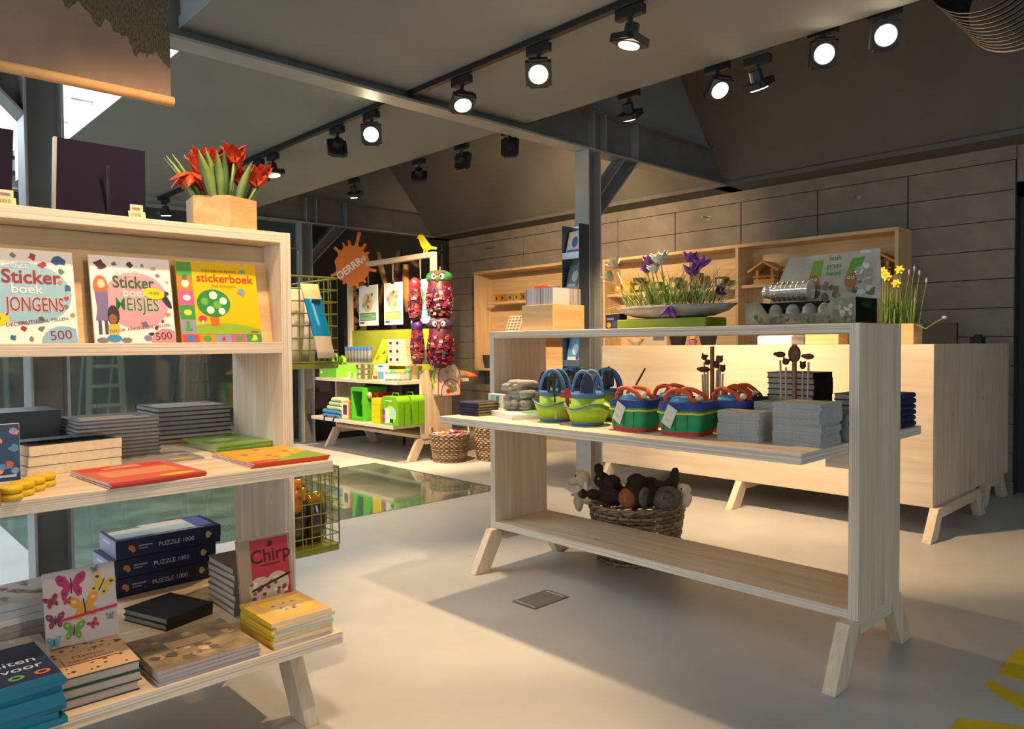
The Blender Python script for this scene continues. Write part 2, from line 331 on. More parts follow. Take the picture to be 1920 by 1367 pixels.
# ---------------------------------------------------------------- steel frame
def column(x, y, h, label):
    t = thing('steel_column', label, 'column', (x+.075, y+.072, 0), group='steel columns')
    MB().bx(x, x+.012, y, y+.144, 0, h, STEELL).build('flange', t, bevel=.002); MB().bx(x+.138, x+.15, y, y+.144, 0, h, STEELL).build('flange', t, bevel=.002)
    MB().bx(x+.012, x+.138, y+.068, y+.076, 0, h, STEEL).build('web', t); MB().bx(x-.03, x+.18, y-.03, y+.174, 0, .012, STEEL).build('base_plate', t)
    return t
column(4.36, 3.709, 2.68, 'grey steel column carrying a brochure rack behind the display table')
column(.693, 3.709, 2.68, 'grey steel column behind the left bookshelf')
column(4.36, 8.24, 2.68, 'grey steel column beside the far children display')
def beam(x0, x1, y, label, posts):
    t = thing('steel_beam', label, 'beam', ((x0+x1)/2, y+.072, 2.68), group='steel roof beams')
    MB().bx(x0, x1, y, y+.144, 2.68, 2.695, STEELL).build('lower_flange', t); MB().bx(x0, x1, y, y+.144, 2.985, 3.0, STEEL).build('upper_flange', t)
    MB().bx(x0, x1, y+.068, y+.076, 2.695, 2.985, STEEL).build('web', t)
    for p, sgn in posts:
        for dx in (.0, .14, .28, .55):
            if dx == .28: continue
            xx = p+sgn*dx
            for a in ((y+.002, y+.068), (y+.076, y+.142)): MB().bx(xx-.006, xx+.006, a[0], a[1], 2.695, 2.985, STEELL).build('stiffener_plate', t)
        # haunch bracket: two parallel sloping plates and a web
        q = p+sgn*.075
        MB().prism([(q, 2.36), (q+sgn*.30, 2.68), (q+sgn*.30+sgn*.014, 2.68), (q, 2.345)], 1, y+.002, y+.142, STEELL).build('bracket_plate', t)
        MB().prism([(q, 2.20), (q+sgn*.47, 2.68), (q+sgn*.485, 2.68), (q, 2.185)], 1, y+.002, y+.142, STEELL).build('bracket_plate', t)
        MB().prism([(q, 2.20), (q+sgn*.47, 2.68), (q+sgn*.30, 2.68), (q, 2.36)], 1, y+.068, y+.076, STEEL).build('bracket_web', t)
    return t
beam(-3, 6.70, 3.709, 'long steel roof beam crossing over the shop', [(4.435, 1), (.768, -1)])
beam(-3, 6.70, 8.24, 'steel roof beam at the dark far end of the shop', [(4.435, 1)])
# glass screen between the far columns
t = thing('glass_screen', 'frameless glass screen beside the far steel column', 'glass screen', (3.0, 8.31, 0)); GL = M((.75, .85, .8), .05, 0, .5, trans=1.0, name='screen_glass')
for x0, x1 in ((1.0, 2.1), (2.11, 3.2), (3.21, 4.35)): MB().bx(x0, x1, 8.305, 8.315, .02, 2.36, GL).build('pane', t)
MB().bx(1.0, 4.35, 8.30, 8.32, 2.36, 2.375, M((.4, .42, .4), .3, .8)).build('top_rail', t); MB().bx(1.0, 4.35, 8.30, 8.32, .0, .02, M((.3, .32, .3), .3, .8)).build('bottom_rail', t)

# ---------------------------------------------------------------- track lighting
LAMPM = M((.02, .02, .021), .42)
LENS = M((1.0, .80, .55), .3, emit=26, name='lit_lens')
def track(x, y0, y1, z, label):
    t = thing('light_track', label, 'light track', (x, (y0+y1)/2, z-.035), group='black light tracks')
    MB().bx(x-.018, x+.018, y0, y1, z-.035, z, LAMPM).build('rail', t, bevel=.002)
    for y in (y0, y1): MB().bx(x-.02, x+.02, y-.01, y+.03, z-.038, z, LAMPM).build('end_cap', t)
def lamp(x, y, zt, aim, label, w=1.0, on=True, spot=75, drop=.085):
    t = thing('track_spotlight', label, 'spotlight', (x, y, zt), group='track spotlights')
    MB().bx(x-.02, x+.02, y-.075, y+.075, zt-.045, zt, LAMPM).build('track_adapter', t, bevel=.003)
    MB().tube([(x, y, zt-.045), (x, y, zt-.045-drop*.6)], .012, LAMPM, 8).build('stem', t)
    c = Vector((x, y, zt-.045-drop)); d = Vector(aim).normalized(); u = d.cross(Vector((0, 0, 1)) if abs(d.z) < .97 else Vector((1, 0, 0))).normalized(); v = u.cross(d)
    h = MB(); h.tube([c-d*.055, c-d*.0], .034, LAMPM, 12); h.obox(c+d*.018, u*.066, v*.060, d*.018, LAMPM); h.obox(c+d*.018, u*.048, v*.074, d*.014, LAMPM)
    hd = h.build('lamp_head', t)
    MB().tube([c+d*.034, c+d*.040], .052, M((.3, .3, .3), .3, .8), 20).build('reflector_ring', hd)
    MB().tube([c+d*.036, c+d*.044], .046, LENS if on else BLACK, 20).build('lens', hd)
    if on:
        l = bpy.data.lights.new('spot', 'SPOT'); l.energy = LAMP_W*w; l.color = WARM; l.spot_size = math.radians(spot); l.spot_blend = .55; l.shadow_soft_size = .04
        lo = bpy.data.objects.new('spot', l); COL.objects.link(lo); lo.parent = t; lo.location = c+d*.06-Vector((x, y, zt)); lo.rotation_euler = d.to_track_quat('-Z', 'Y').to_euler()
    return t
TZ = ZC-.0
track(2.72, -1.2, 3.70, TZ, 'black light track on the grey ceiling above the display table'); track(2.70, 3.95, 8.1, TZ, 'black light track on the rear ceiling above the glass floor')
track(3.78, -.5, 3.66, TZ+.06, 'black light track along the ceiling edge before the till'); track(3.78, 3.90, 8.0, TZ+.06, 'black light track along the rear ceiling edge')
MB().bx(3.72, 3.80, -.5, 3.66, TZ+.06, TZ+.075, LAMPM).build('track_bracket', bpy.data.objects['light_track.002']); MB().bx(3.72, 3.80, 3.90, 8.0, TZ+.06, TZ+.075, LAMPM).build('track_bracket', bpy.data.objects['light_track.003'])
Z1 = TZ-.035; Z3 = TZ+.025
def aimed(x, y, z, tx, ty, tz): return (tx-x, ty-y, tz-z)
lamp(2.74, 3.27, Z1, aimed(2.74, 3.27, 2.6, 2.35, 2.35, .8), 'lit spotlight nearest the steel beam on the ceiling track', 1.0)
lamp(2.74, 2.66, Z1, aimed(2.74, 2.66, 2.6, 1.7, 1.75, 1.35), 'glaring round spotlight in the middle of the ceiling track above the table', .25, spot=46)
lamp(2.74, 2.08, Z1, aimed(2.74, 2.08, 2.6, 2.6, 2.4, .8), 'lit square-headed spotlight nearest the camera on the table track', .85, spot=50)
lamp(2.72, 4.17, Z1, aimed(2.72, 4.17, 2.6, 1.5, 2.6, 1.5), 'glaring spotlight just behind the long steel beam', .3)
lamp(2.72, 4.60, Z1, (.3, .8, -.5), 'unlit dark spotlight beside the glaring one behind the beam', on=False)
lamp(2.72, 5.58, Z1, aimed(2.72, 5.58, 2.6, 3.0, 5.3, 0), 'lit spotlight above the tulips on the rear track', 1.0); lamp(2.72, 5.84, Z1, (.1, .2, -1), 'lower lit spotlight behind the tulips on the rear track', .6)
lamp(2.72, 8.0, Z1, (.1, .1, -1), 'small lit spotlight at the far left end of the rear track', .6)
lamp(3.78, 2.88, Z3, aimed(3.78, 2.88, 2.6, 4.89, 3.1, .65), 'lit spotlight hanging in front of the bright roof gable', 1.3, spot=74)
lamp(3.78, 2.26, Z3, aimed(3.78, 2.26, 2.66, 3.2, 1.0, 1.2), 'glaring spotlight left of the black-rimmed one over the till', .2, spot=50)
lamp(3.78, 2.015, Z3-.03, aimed(3.78, 2.0, 2.6, 4.85, 1.95, .6), 'black-rimmed lit spotlight pointing down over the till', 1.3, spot=74)
lamp(3.78, 1.657, Z3+.02, aimed(3.78, 1.657, 2.68, 2.4, .7, 1.7), 'glaring spotlight second from the right over the till', .12, spot=40); lamp(3.78, 1.361, Z3+.02, aimed(3.78, 1.36, 2.68, 2.2, .4, 1.8), 'rightmost glaring spotlight near the silver duct', .12, spot=40)
lamp(3.78, 6.10, Z3-.01, aimed(3.78, 6.1, 2.6, 4.5, 6.6, .8), 'lit spotlight over the far children display, left one', 2.3); lamp(3.78, 5.08, Z3-.02, aimed(3.78, 5.08, 2.6, 4.9, 6.3, 1.0), 'lit spotlight over the far children display, right one', 2.1)
lamp(3.78, 4.52, Z3, (2.9, .6, -.75), 'dark spotlight turned away at the rear ceiling edge', 1.2); lamp(3.78, 3.97, Z3, aimed(3.78, 3.97, 2.6, 6.7, 6.4, 1.9), 'dark spotlight half hidden by the long steel beam', 1.5, spot=75)
# lamps over the photographer's head that light the near shelves
track(.95, -1.0, 1.9, 2.75, 'black light track above the left bookshelf, behind the camera')
for y in (-.8, 1.8): MB().tube([(.95, y, 2.75), (.95, y, 3.86)], .006, LAMPM, 6).build('hanging_rod', bpy.data.objects['light_track.004'])
lamp(.90, 1.62, 2.715, aimed(.90, 1.62, 2.6, .80, 2.2, 1.0), 'spotlight above and before the left bookshelf', .62, spot=84); lamp(.95, .15, 2.715, aimed(.95, .15, 2.6, .6, 2.0, .6), 'spotlight behind the camera aimed at the lower bookshelf', .34, spot=80)

# silver flexible duct, top right
t = thing('ventilation_duct', 'silver ribbed flexible ventilation duct hanging under the dark roof', 'duct', (4.3, 1.05, 2.7)); DU = M((.10, .10, .10), .35, .8); RB = M((.42, .42, .40), .3, .9)
d = MB(); prof = []
for i in range(11): x = 3.95+i*.06; d.tube([(x, 1.0, 2.95), (x+.06, 1.0, 2.95)], [.235, .225], DU, 28, cap=False)
d.build('duct_wall', t, smooth=True)
for i in range(12):
    x = 3.95+i*.06; MB().tube([(x, 1.0+.238*math.cos(2*PI*k/32), 2.95+.238*math.sin(2*PI*k/32)) for k in range(33)], .0035 if i < 11 else .008, RB, 5).build('rib', t)
# ---------------------------------------------------------------- plywood display units
TH = .0352
def trestle(t, x0, x1, y, zb, th=.047, sp=.165, P=PLY):
    """splayed leg pair under one end; x is the depth direction"""
    f = [(x0-.045, zb), (x0+.06, zb), (x0-.062, 0), (x0-sp, 0)]; r = [(x1+.045, zb), (x1-.06, zb), (x1+.062, 0), (x1+sp, 0)]
    MB().prism(f, 1, y, y+th, P[2]).build('leg', t, bevel=.002); MB().prism(r, 1, y, y+th, P[2]).build('leg', t, bevel=.002)
    MB().bx(x0+.05, x1-.05, y, y+th, zb-.062, zb, P[0]).build('crossbar', t, bevel=.002)
def unit(t, x0, x1, y0, y1, zb, zt, th=TH, top=True):
    if top: MB().bx(x0, x1, y0+th, y1-th, zt-th, zt, 0, [PLY[1], PLY[1], EDG[2], EDG[2], EDG[2], EDG[2]]).build('top_board', t, bevel=.0015)
    MB().bx(x0, x1, y0+th, y1-th, zb, zb+th, 0, [PLY[1], PLY[1], EDG[2], EDG[2], EDG[2], EDG[2]]).build('bottom_board', t, bevel=.0015)
    for a in (y0, y1-th):
        MB().bx(x0, x1, a, a+th, zb, zt, 0, [EDG[1], EDG[1], PLY[2], EDG[1], PLY[2], EDG[1]]).build('side_panel', t, bevel=.0015)
    trestle(t, x0, x1, y0+.01, zb); trestle(t, x0, x1, y1-.057, zb)
def shelfb(t, x0, x1, y0, y1, z, name='shelf', th=TH):
    return MB().bx(x0, x1, y0, y1, z-th, z, 0, [PLY[1], PLY[1], EDG[2], EDG[2], EDG[2], EDG[2]]).build(name, t, bevel=.0015)
# table in front of the till
TX0, TX1, TY0, TY1, TZB, TZT, TM = 2.641, 3.0405, 1.026, 2.944, .215, 1.263, .8413
t = thing('display_table', 'plywood display table on splayed legs with a wide shelf of garden bags', 'display table', (2.84, 1.985, 0))
unit(t, TX0, TX1, TY0, TY1, TZB, TZT); shelfb(t, 2.274, 3.383, TY0+TH, TY1-TH, TM, 'wide_shelf')
MB().bx(TX0+.02, TX0+.055, TY0+TH, TY0+TH+.09, TM-TH-.06, TM-TH, PLY[1]).build('shelf_bracket', t); MB().bx(TX1-.055, TX1-.02, TY0+TH, TY0+TH+.09, TM-TH-.06, TM-TH, PLY[1]).build('shelf_bracket', t)
# bookshelf on the left (length along x: built turned by 90 degrees, local y runs to -x)
XR, YS, YE = 1.1617, 2.268, 2.661
BM, BB, BL = .858, .355, 1.21
t = thing('bookshelf', 'tall open plywood bookshelf with sticker books, on splayed legs', 'bookshelf', (XR, (YS+YE)/2, 0), PI/2, world=False); hx = (YE-YS)/2; LL = 1.92
BOOKSHELF = t
unit(t, -hx, hx, 0, LL, .215, 1.567); 
shelfb(t, -.51, .51, TH, LL-TH, BM, 'wide_shelf'); shelfb(t, -.55, .55, TH, LL-TH, BB, 'low_wide_shelf'); shelfb(t, -hx, hx, TH, LL-TH, BL, 'book_ledge')
MB().hexa([(-.128, TH, BL), (-.110, TH, BL), (-.110, LL-TH, BL), (-.128, LL-TH, BL), (-.072, TH, 1.53), (-.054, TH, 1.53), (-.054, LL-TH, 1.53), (-.072, LL-TH, 1.53)], PLYW[1]).build('slanted_back_board', t)
# children display at the far end
OX0, OX1, OY0, OY1 = 4.58, 4.98, 6.16, 7.88; OM, OB = .825, .38
t = thing('children_display', 'plywood display with a tall frame, green board and orange splat sign', 'display unit', (4.78, 7.0, 0)); CHILD = t
unit(t, OX0, OX1, OY0, OY1, .22, .925, top=False); shelfb(t, 4.30, 5.25, OY0+TH, OY1-TH, OM, 'wide_shelf'); shelfb(t, 4.24, 5.28, OY0+TH, OY1-TH, OB, 'low_wide_shelf')
fw = .055
MB().bx(4.755, 4.81, OY0+.01, OY0+.01+fw, .80, 2.165-fw, PLY[2]).build('frame_post', t, bevel=.002); MB().bx(4.755, 4.81, OY1-.065, OY1-.01, .80, 2.165-fw, PLY[2]).build('frame_post', t, bevel=.002)
MB().bx(4.755, 4.81, OY0+.01, OY1-.01, 2.165-fw, 2.165, PLY[1]).build('frame_top_bar', t, bevel=.002)
MB().bx(4.785, 4.80, OY0+.07, OY1-.07, .83, 1.365, M((.30, .36, .03), .6, var=.06)).build('green_back_board', t)
# till counter
CX0, CY0, CY1 = 4.89, 1.466, 4.02; CT = wood('counter_plywood', 1, (.72, .57, .40), (.80, .66, .48))
t = thing('sales_counter', 'long pale plywood till counter on splayed legs', 'counter', (5.6, 2.7, 0))
MB().bx(CX0, CX0+.03, CY0, CY1, .187, 1.175, CT).build('front_panel', t, bevel=.002)
MB().bx(CX0+.03, 5.78, CY0, CY0+.03, .187, 1.175, PLY[2]).build('side_panel', t); MB().bx(5.785, 6.62, CY0+.002, CY0+.03, .187, 1.172, PLY[2]).build('side_panel', t)
MB().bx(CX0+.03, 5.75, CY1-.03, CY1, .187, 1.175, PLY[2]).build('side_panel', t); MB().bx(CX0+.03, 5.75, CY0+.03, CY1-.03, 1.135, 1.165, PLY[1]).build('counter_top', t); MB().bx(5.75, 6.62, CY0+.03, CY0+.65, 1.09, 1.12, PLY[1]).build('return_top', t)
MB().bx(CX0+.03, 5.75, CY0+.03, CY1-.03, .187, .215, PLY[1]).build('bottom_board', t); MB().bx(5.72, 5.75, CY0+.9, CY1-.03, .215, 1.135, PLY[2]).build('back_panel', t)
for y in (1.43, 2.72, 3.93): trestle(t, 4.93, 5.70, y+.002, .187, .05, .19)
trestle(t, 6.2, 6.5, 1.48, .187, .05, .19)
# wall cabinets
def cabinet(y0, y1, z0, z1, div, shelves, label):
    t = thing('wall_cabinet', label, 'wall cabinet', (6.55, (y0+y1)/2, z0), group='shallow wooden cabinets hung on the back wall'); x0, x1, th = 6.40, 6.70, .03
    MB().bx(x0, x1, y0, y1, z1-th, z1, PLYW[1]).build('top_board', t, bevel=.0015); MB().bx(x0, x1, y0, y1, z0, z0+th, PLYW[1]).build('bottom_board', t, bevel=.0015)
    for a in (y0, y1-th): MB().bx(x0, x1, a, a+th, z0+th, z1-th, PLYW[2]).build('side_panel', t, bevel=.0015)
    MB().bx(x1-.015, x1-.001, y0+th, y1-th, z0+th, z1-th, PLYW[1]).build('back_panel', t)
    for a in div: MB().bx(x0, x1-.015, a, a+th, z0+th, z1-th, PLYW[2]).build('divider', t)
    for a, b_, z in shelves: MB().bx(x0+.05, x1-.015, a, b_, z-.03, z, PLYW[1]).build('shelf', t)
    return t
cabinet(5.745, 7.43, .85, 2.142, [], [(6.40, 7.22, 1.735), (5.775, 6.40, 1.30)], 'small wooden wall cabinet left of the steel column'); cabinet(2.185, 5.25, .95, 2.117, [3.605], [(3.64, 5.22, 1.735), (2.215, 3.605, 1.735)], 'long wooden wall cabinet with bird houses behind the till')
# hanging landscape banner
m, nt, b = _nt('landscape_print'); N = nt.nodes; L = nt.links
tc = N.new('ShaderNodeTexCoord'); sp = N.new('ShaderNodeSeparateXYZ'); L.new(tc.outputs['Object'], sp.inputs[0])
nz = N.new('ShaderNodeTexNoise'); mpz = N.new('ShaderNodeMapping'); mpz.inputs['Scale'].default_value = (12, 1, 2.6); nz.inputs['Scale'].default_value = 2.2; nz.inputs['Detail'].default_value = 7; L.new(tc.outputs['Object'], mpz.inputs[0]); L.new(mpz.outputs[0], nz.inputs['Vector'])
def mth(op, a, b_=None):
    n = N.new('ShaderNodeMath'); n.operation = op
    for i, q in enumerate((a, b_)):
        if q is None: continue
        if isinstance(q, (int, float)): n.inputs[i].default_value = q
        else: L.new(q, n.inputs[i])
    return n.outputs[0]
# bank line: high at left, falling to the right; object x runs 0..-w to the left, z up
s1 = mth('ADD', mth('MULTIPLY', sp.outputs[0], .45), mth('MULTIPLY', sp.outputs[2], 1.0)); s2 = mth('ADD', s1, mth('MULTIPLY', mth('SUBTRACT', nz.outputs['Fac'], .5), .16)); msk = mth('GREATER_THAN', s2, .088)
n4 = N.new('ShaderNodeTexNoise'); n4.inputs['Scale'].default_value = 30; n4.inputs['Detail'].default_value = 6; L.new(mpz.outputs[0], n4.inputs['Vector'])
ra = N.new('ShaderNodeValToRGB'); e = ra.color_ramp.elements; e[0].color = (.035, .025, .012, 1); e[1].color = (.17, .13, .06, 1); e[0].position = .35; e[1].position = .75; L.new(n4.outputs['Fac'], ra.inputs[0])
n5 = N.new('ShaderNodeTexNoise'); n5.inputs['Scale'].default_value = 5; L.new(tc.outputs['Object'], n5.inputs['Vector']); rb = N.new('ShaderNodeValToRGB'); e = rb.color_ramp.elements; e[0].color = (.20, .125, .09, 1); e[1].color = (.27, .175, .13, 1); e[0].position = .35; e[1].position = .7; L.new(n5.outputs['Fac'], rb.inputs[0])
mxx = N.new('ShaderNodeMix'); mxx.data_type = 'RGBA'; L.new(msk, mxx.inputs[0]); L.new(rb.outputs[0], mxx.inputs[6]); L.new(ra.outputs[0], mxx.inputs[7]); L.new(mxx.outputs[2], b.inputs['Base Color']); b.inputs['Roughness'].default_value = .8
BANM = m
t = thing('landscape_banner', 'brown landscape photo banner on a wooden rod hanging at top left', 'banner', (.845, 2.42, 1.975))
MB().bx(-.30, .845, 2.418, 2.422, 1.972, 2.66, BANM).build('printed_cloth', t)
MB().tube([(-.32, 2.42, 1.963), (.852, 2.42, 1.963)], .0155, M((.62, .38, .17), .5, var=.1, vs=15), 14).build('bottom_rod', t, smooth=True)
MB().tube([(-.32, 2.42, 2.66), (.852, 2.42, 2.66)], .0155, M((.62, .38, .17), .5, var=.1, vs=15), 14).build('top_rod', t, smooth=True)
for x in (-.1, .7): MB().tube([(x, 2.42, 2.67), (x, 2.42, 3.2)], .0015, STEEL, 4).build('hanging_wire', t)
# floor hatch and tape
t = thing('floor_hatch', 'square steel access plate set in the floor before the table', 'floor hatch', (2.463, 2.40, 0)); HM = M((.34, .33, .31), .4, .6, var=.08)
MB().bx(2.345, 2.582, 2.325, 2.475, .0005, .002, M((.17, .16, .15), .6, .4)).build('frame', t); MB().bx(2.352, 2.575, 2.332, 2.468, .002, .004, HM).build('lid', t)
for x in (2.362, 2.559): MB().bx(x, x+.006, 2.342, 2.458, .004, .006, M((.72, .71, .68), .25, .9)).build('edge_strip', t)
YT = M((.62, .47, .01), .6, var=.1, vs=14)
def tape(pts, label): tag(MB().prism(pts, 2, .0006, .002, YT).build('floor_tape', loc=(pts[0][0], pts[0][1], 0)), label, 'tape', 'yellow floor markings')
tape([(3.38, .71), (3.073, .709), (3.04, .30), (3.34, .30)], 'wide yellow tape mark on the floor at the right edge'); tape([(3.0, .71), (2.92, .709), (2.64, .33), (2.74, .33)], 'narrow yellow tape strip on the floor between two wider marks')
tape([(2.618, .704), (2.40, .704), (2.40, .35), (2.63, .35), (2.70, .56)], 'yellow tape corner on the floor at the bottom right corner')
# ladders in the dim far room
def ladder(x, y, h, w, lean, label, mat):
    t = thing('step_ladder', label, 'ladder', (x, y, 0))
    for sx in (0, w): MB().prism([(x+sx-.03, 0), (x+sx+.03, 0), (x+sx+.03+(lean if sx == 0 else -lean), h), (x+sx-.03+(lean if sx == 0 else -lean), h)], 1, y, y+.07, mat).build('rail', t)
    for k in range(7):
        z = .12+k*.27
        if z > h-.05: break
        q = lean*z/h; MB().bx(x+q, x+w-q, y-.02, y+.09, z-.02, z+.02, mat).build('step', t)
    for sx in (.04, w-.04): MB().tube([(x+sx, y+.08, h), (x+sx, y+.75, 0)], .015, mat, 6).build('rear_strut', t)
AL = M((.62, .68, .56), .45, .3)
ladder(2.75, 11.2, 1.9, .46, .07, 'pale aluminium step ladder seen through the left bookshelf', AL); ladder(4.02, 11.2, 1.8, .42, .10, 'narrow dark-backed step ladder near the glass screen', M((.35, .37, .35), .4, .5))
# steel brochure rack on the column
RM = M((.45, .48, .5), .25, .85); t = thing('brochure_rack', 'narrow steel brochure rack fixed to the steel column', 'brochure rack', (4.30, 3.78, 1.0))
MB().bx(4.335, 4.345, 3.70, 3.87, .95, 2.10, RM).build('back_plate', t)
for y in (3.695, 3.866): MB().bx(4.23, 4.345, y, y+.005, .95, 2.10, M((.10, .13, .15), .3, .7)).build('side_plate', t)
for k, z in enumerate((1.02, 1.30, 1.58, 1.84)):
    MB().bx(4.235, 4.335, 3.70, 3.866, z, z+.006, RM).build('tray', t); MB().bx(4.230, 4.236, 3.70, 3.866, z, z+.05, RM).build('tray_lip', t)
for z, c1, c2, l in [(1.026, '5f9fd0', 'dfe9e4', 'blue and white bird brochure low in the steel rack'), (1.306, '9fb4a4', '2b3440', 'grey-green brochure in the middle of the steel rack'), (1.586, '737d82', 'c8cacb', 'grey leaflet in the steel rack'), (1.846, 'e4e2da', '5a76b8', 'white and blue leaflet curling at the top of the steel rack')]:
    o = thing('brochure', l, 'brochure', (4.28, 3.78, z), group='brochures in the steel rack'); MB().hexa([(4.245, 3.71, z), (4.26, 3.71, z), (4.26, 3.855, z), (4.245, 3.855, z), (4.30, 3.71, z+.21), (4.315, 3.71, z+.21), (4.315, 3.855, z+.21), (4.30, 3.855, z+.21)], M(c1, .4)).build('leaflets', o)
    p = Print((4.245, 3.855, z), (0, -1, 0), (.055, 0, .21)); p.rect(.01, .012, .135, .07, c2).ell(.075, .13, .03, .045, c2).ell(.105, .06, .014, .014, 'c8506a'); p.build(o, 'leaflet_print')
# ---------------------------------------------------------------- books and paper goods
BMESH = {}
def book(name, label, loc, rz, w, d, h, cov, page=PAPER, group=None, hard=True, cat='book', curl=0):
    """closed book lying flat: spine on local -x, w across, d along the spine"""
    key = (w, d, h, cov.name, page.name, hard, curl)
    if key not in BMESH:
        c = min(.0025, h*.18) if hard else min(.0008, h*.15); o = .003 if hard else 0
        a = MB()
        if curl:
            n = 6; v = []
            for i in range(n+1):
                x = -w/2+w*i/n; z = h-c+curl*(i/n)**2
                v += [(x, -d/2, z), (x, d/2, z), (x, d/2, z+c), (x, -d/2, z+c)]
            a.add(v, [(4*i+k, 4*i+(k+1) % 4, 4*i+4+(k+1) % 4, 4*i+4+k) for i in range(n) for k in range(4)]+[(0, 1, 2, 3), (4*n+3, 4*n+2, 4*n+1, 4*n)], cov)
        else: a.bx(-w/2, w/2, -d/2, d/2, h-c, h, cov)
        a.bx(-w/2, w/2, -d/2, d/2, 0, c, cov).bx(-w/2, -w/2+c, -d/2, d/2, c, h-c, cov)
        p = MB().bx(-w/2+c, w/2-o, -d/2+o, d/2-o, c, h-c, page)
        BMESH[key] = (a.mesh('cover'), p.mesh('page_block'))
    t = thing(name, label, cat, loc, rz, group, world=False); a, p = BMESH[key]; share('cover', a, t); share('page_block', p, t)
    return t
def stack(name, what, loc, rz, w, d, h, n, cov, page=PAPER, group=None, hard=True, cat='book', jit=.004, jr=.03, seed=1, covs=None):
    rr = random.Random(seed); z = loc[2]; out = []
    for k in range(n):
        l = (ORD[n-1-k]+' ' if n > 1 else '')+what
        out.append(book(name, l, (loc[0]+rr.uniform(-jit, jit), loc[1]+rr.uniform(-jit, jit), z), rz+rr.uniform(-jr, jr), w, d, h, covs[k % len(covs)] if covs else cov, page, group, hard, cat)); z += h
    return out
def topprint(t, w, d, h, flip=False):  # print frame on the lid of a lying book: right = local x, up = local y
    s_ = -1 if flip else 1
    return Print((0, 0, h), (s_, 0, 0), (0, s_, 0))
BLKC = M((.025, .025, .03), .35); GRYC = M((.10, .105, .11), .4); DKC = M((.05, .05, .055), .35)
SH = BM
# sticker books standing on the ledge
def standing(name, label, x0, x1, z0, h, y0, lean, th, cov, group='sticker books on the ledge', tilt=0.0, cat='book'):
    t = thing(name, label, cat, ((x0+x1)/2, y0, z0), 0, group); w = x1-x0; hy = lean*h
    def P(a, b, c): return (x0+a+b*tilt*.0, y0+b*hy/h+c, z0+b)
    MB().hexa([P(0, 0, 0), P(w, 0, 0), P(w, 0, th), P(0, 0, th), P(0, h, 0), P(w, h, 0), P(w, h, th), P(0, h, th)], cov).build('cover', t)
    MB().hexa([P(.001, .001, .0012), P(w+.0008, .001, .0012), P(w+.0008, .001, th-.0012), P(.001, .001, th-.0012), P(.001, h+.0008, .0012), P(w+.0008, h+.0008, .0012), P(w+.0008, h+.0008, th-.0012), P(.001, h+.0008, th-.0012)], PAPER).build('page_block', t)
    return t, Print((x0, y0, z0), (1, 0, 0), (0, hy, h)), w, math.hypot(h, hy)
rnd = random.Random(3)
t, p, w, h = standing('sticker_book', 'sticker book with red JONGENS lettering on a blue circle', .318, .543, 1.21, .252, 2.292, .20, .009, M('efe4dc', .4))
p.ell(.112, .135, .105, .085, '8fb6c9', 28)
cols = ['2d5d86', '9c4a2e', '7a7468', 'b5842f', '555049', '9a3340', '5d7a4a']
for k, (a, b_, r_) in enumerate([(.19, .232, .018), (.13, .238, .012), (.085, .24, .008), (.045, .242, .008), (.013, .243, .011), (.152, .215, .011), (.195, .2, .01), (.207, .155, .013), (.205, .125, .009), (.20, .1, .011), (.215, .078, .008), (.14, .067, .008), (.10, .04, .009), (.14, .04, .010), (.075, .015, .01), (.02, .022, .02), (.115, .012, .008), (.19, .17, .007)]): p.blob(a, b_, r_, cols[k % 7], 9, k)
p.text('KEUZE', .085, .212, .024, 'b9cad4', .01).text('Sticker', .124, .180, .052, '8c1f2b', .02, 0, .93).text('boek', .112, .147, .036, 'dfe2e0', .012).text('JONGENS', .130, .104, .055, 'f1dfd6', .03, 0, .56).text('JONGENS', .130, .104, .055, '8c1f2b', .01, 0, .56)
p.ell(.033, .064, .036, .02, 'f1c500', 20).text('4.99', .035, .064, .018, '2a2410'); p.text('DECOR,', .085, .052, .014, '6d4038', 0, .12).text('KNUTSELEN, TELLEN...', .15, .062, .0125, '6d4038', 0, .12)
p.poly([(.138, .0005)]+[(.19+.052*math.cos(a*PI/10), .0005+.047*math.sin(a*PI/10)) for a in range(10, -1, -1) if .19+.052*math.cos(a*PI/10) < .2245]+[(.2245, .0005)], '86abc4').text('500', .184, .021, .036, '7f2230', .004, .1).build(t)
t, p, w, h = standing('sticker_book', 'sticker book with green MEISJES lettering on a pink circle', .584, .801, 1.21, .250, 2.292, .20, .009, M('f1e6e0', .4))
p.ell(.118, .125, .088, .085, 'e796a2', 28)
for k, (a, b_, r_) in enumerate([(.028, .228, .019), (.065, .232, .008), (.105, .232, .012), (.14, .232, .007), (.17, .225, .01), (.18, .205, .01), (.2, .15, .008), (.205, .185, .006), (.2, .085, .01), (.185, .065, .007), (.165, .045, .007), (.135, .055, .011), (.15, .025, .009), (.14, .012, .013), (.1, .05, .007)]): p.blob(a, b_, r_, ['5d2436', '6a6078', '333038', '7e7aa0', 'd89a80', '8a6a90', '3a3a40', 'c99a3c', 'd0804a', '8c2f34'][k % 10], 9, k+40)
p.ell(.198, .13, .009, .03, '2a2930', 12, .5)
p.text('KEUZE', .10, .205, .024, 'd9c3cc', .01).text('Sticker', .112, .178, .050, '1f5b3f', .02, 0, .8).text('boek', .115, .148, .034, 'f3d6d3', .012).text('MEISJES', .118, .112, .055, 'f3e6dc', .03, 0, .68).text('MEISJES', .118, .112, .055, '1f6b35', .01, 0, .68)
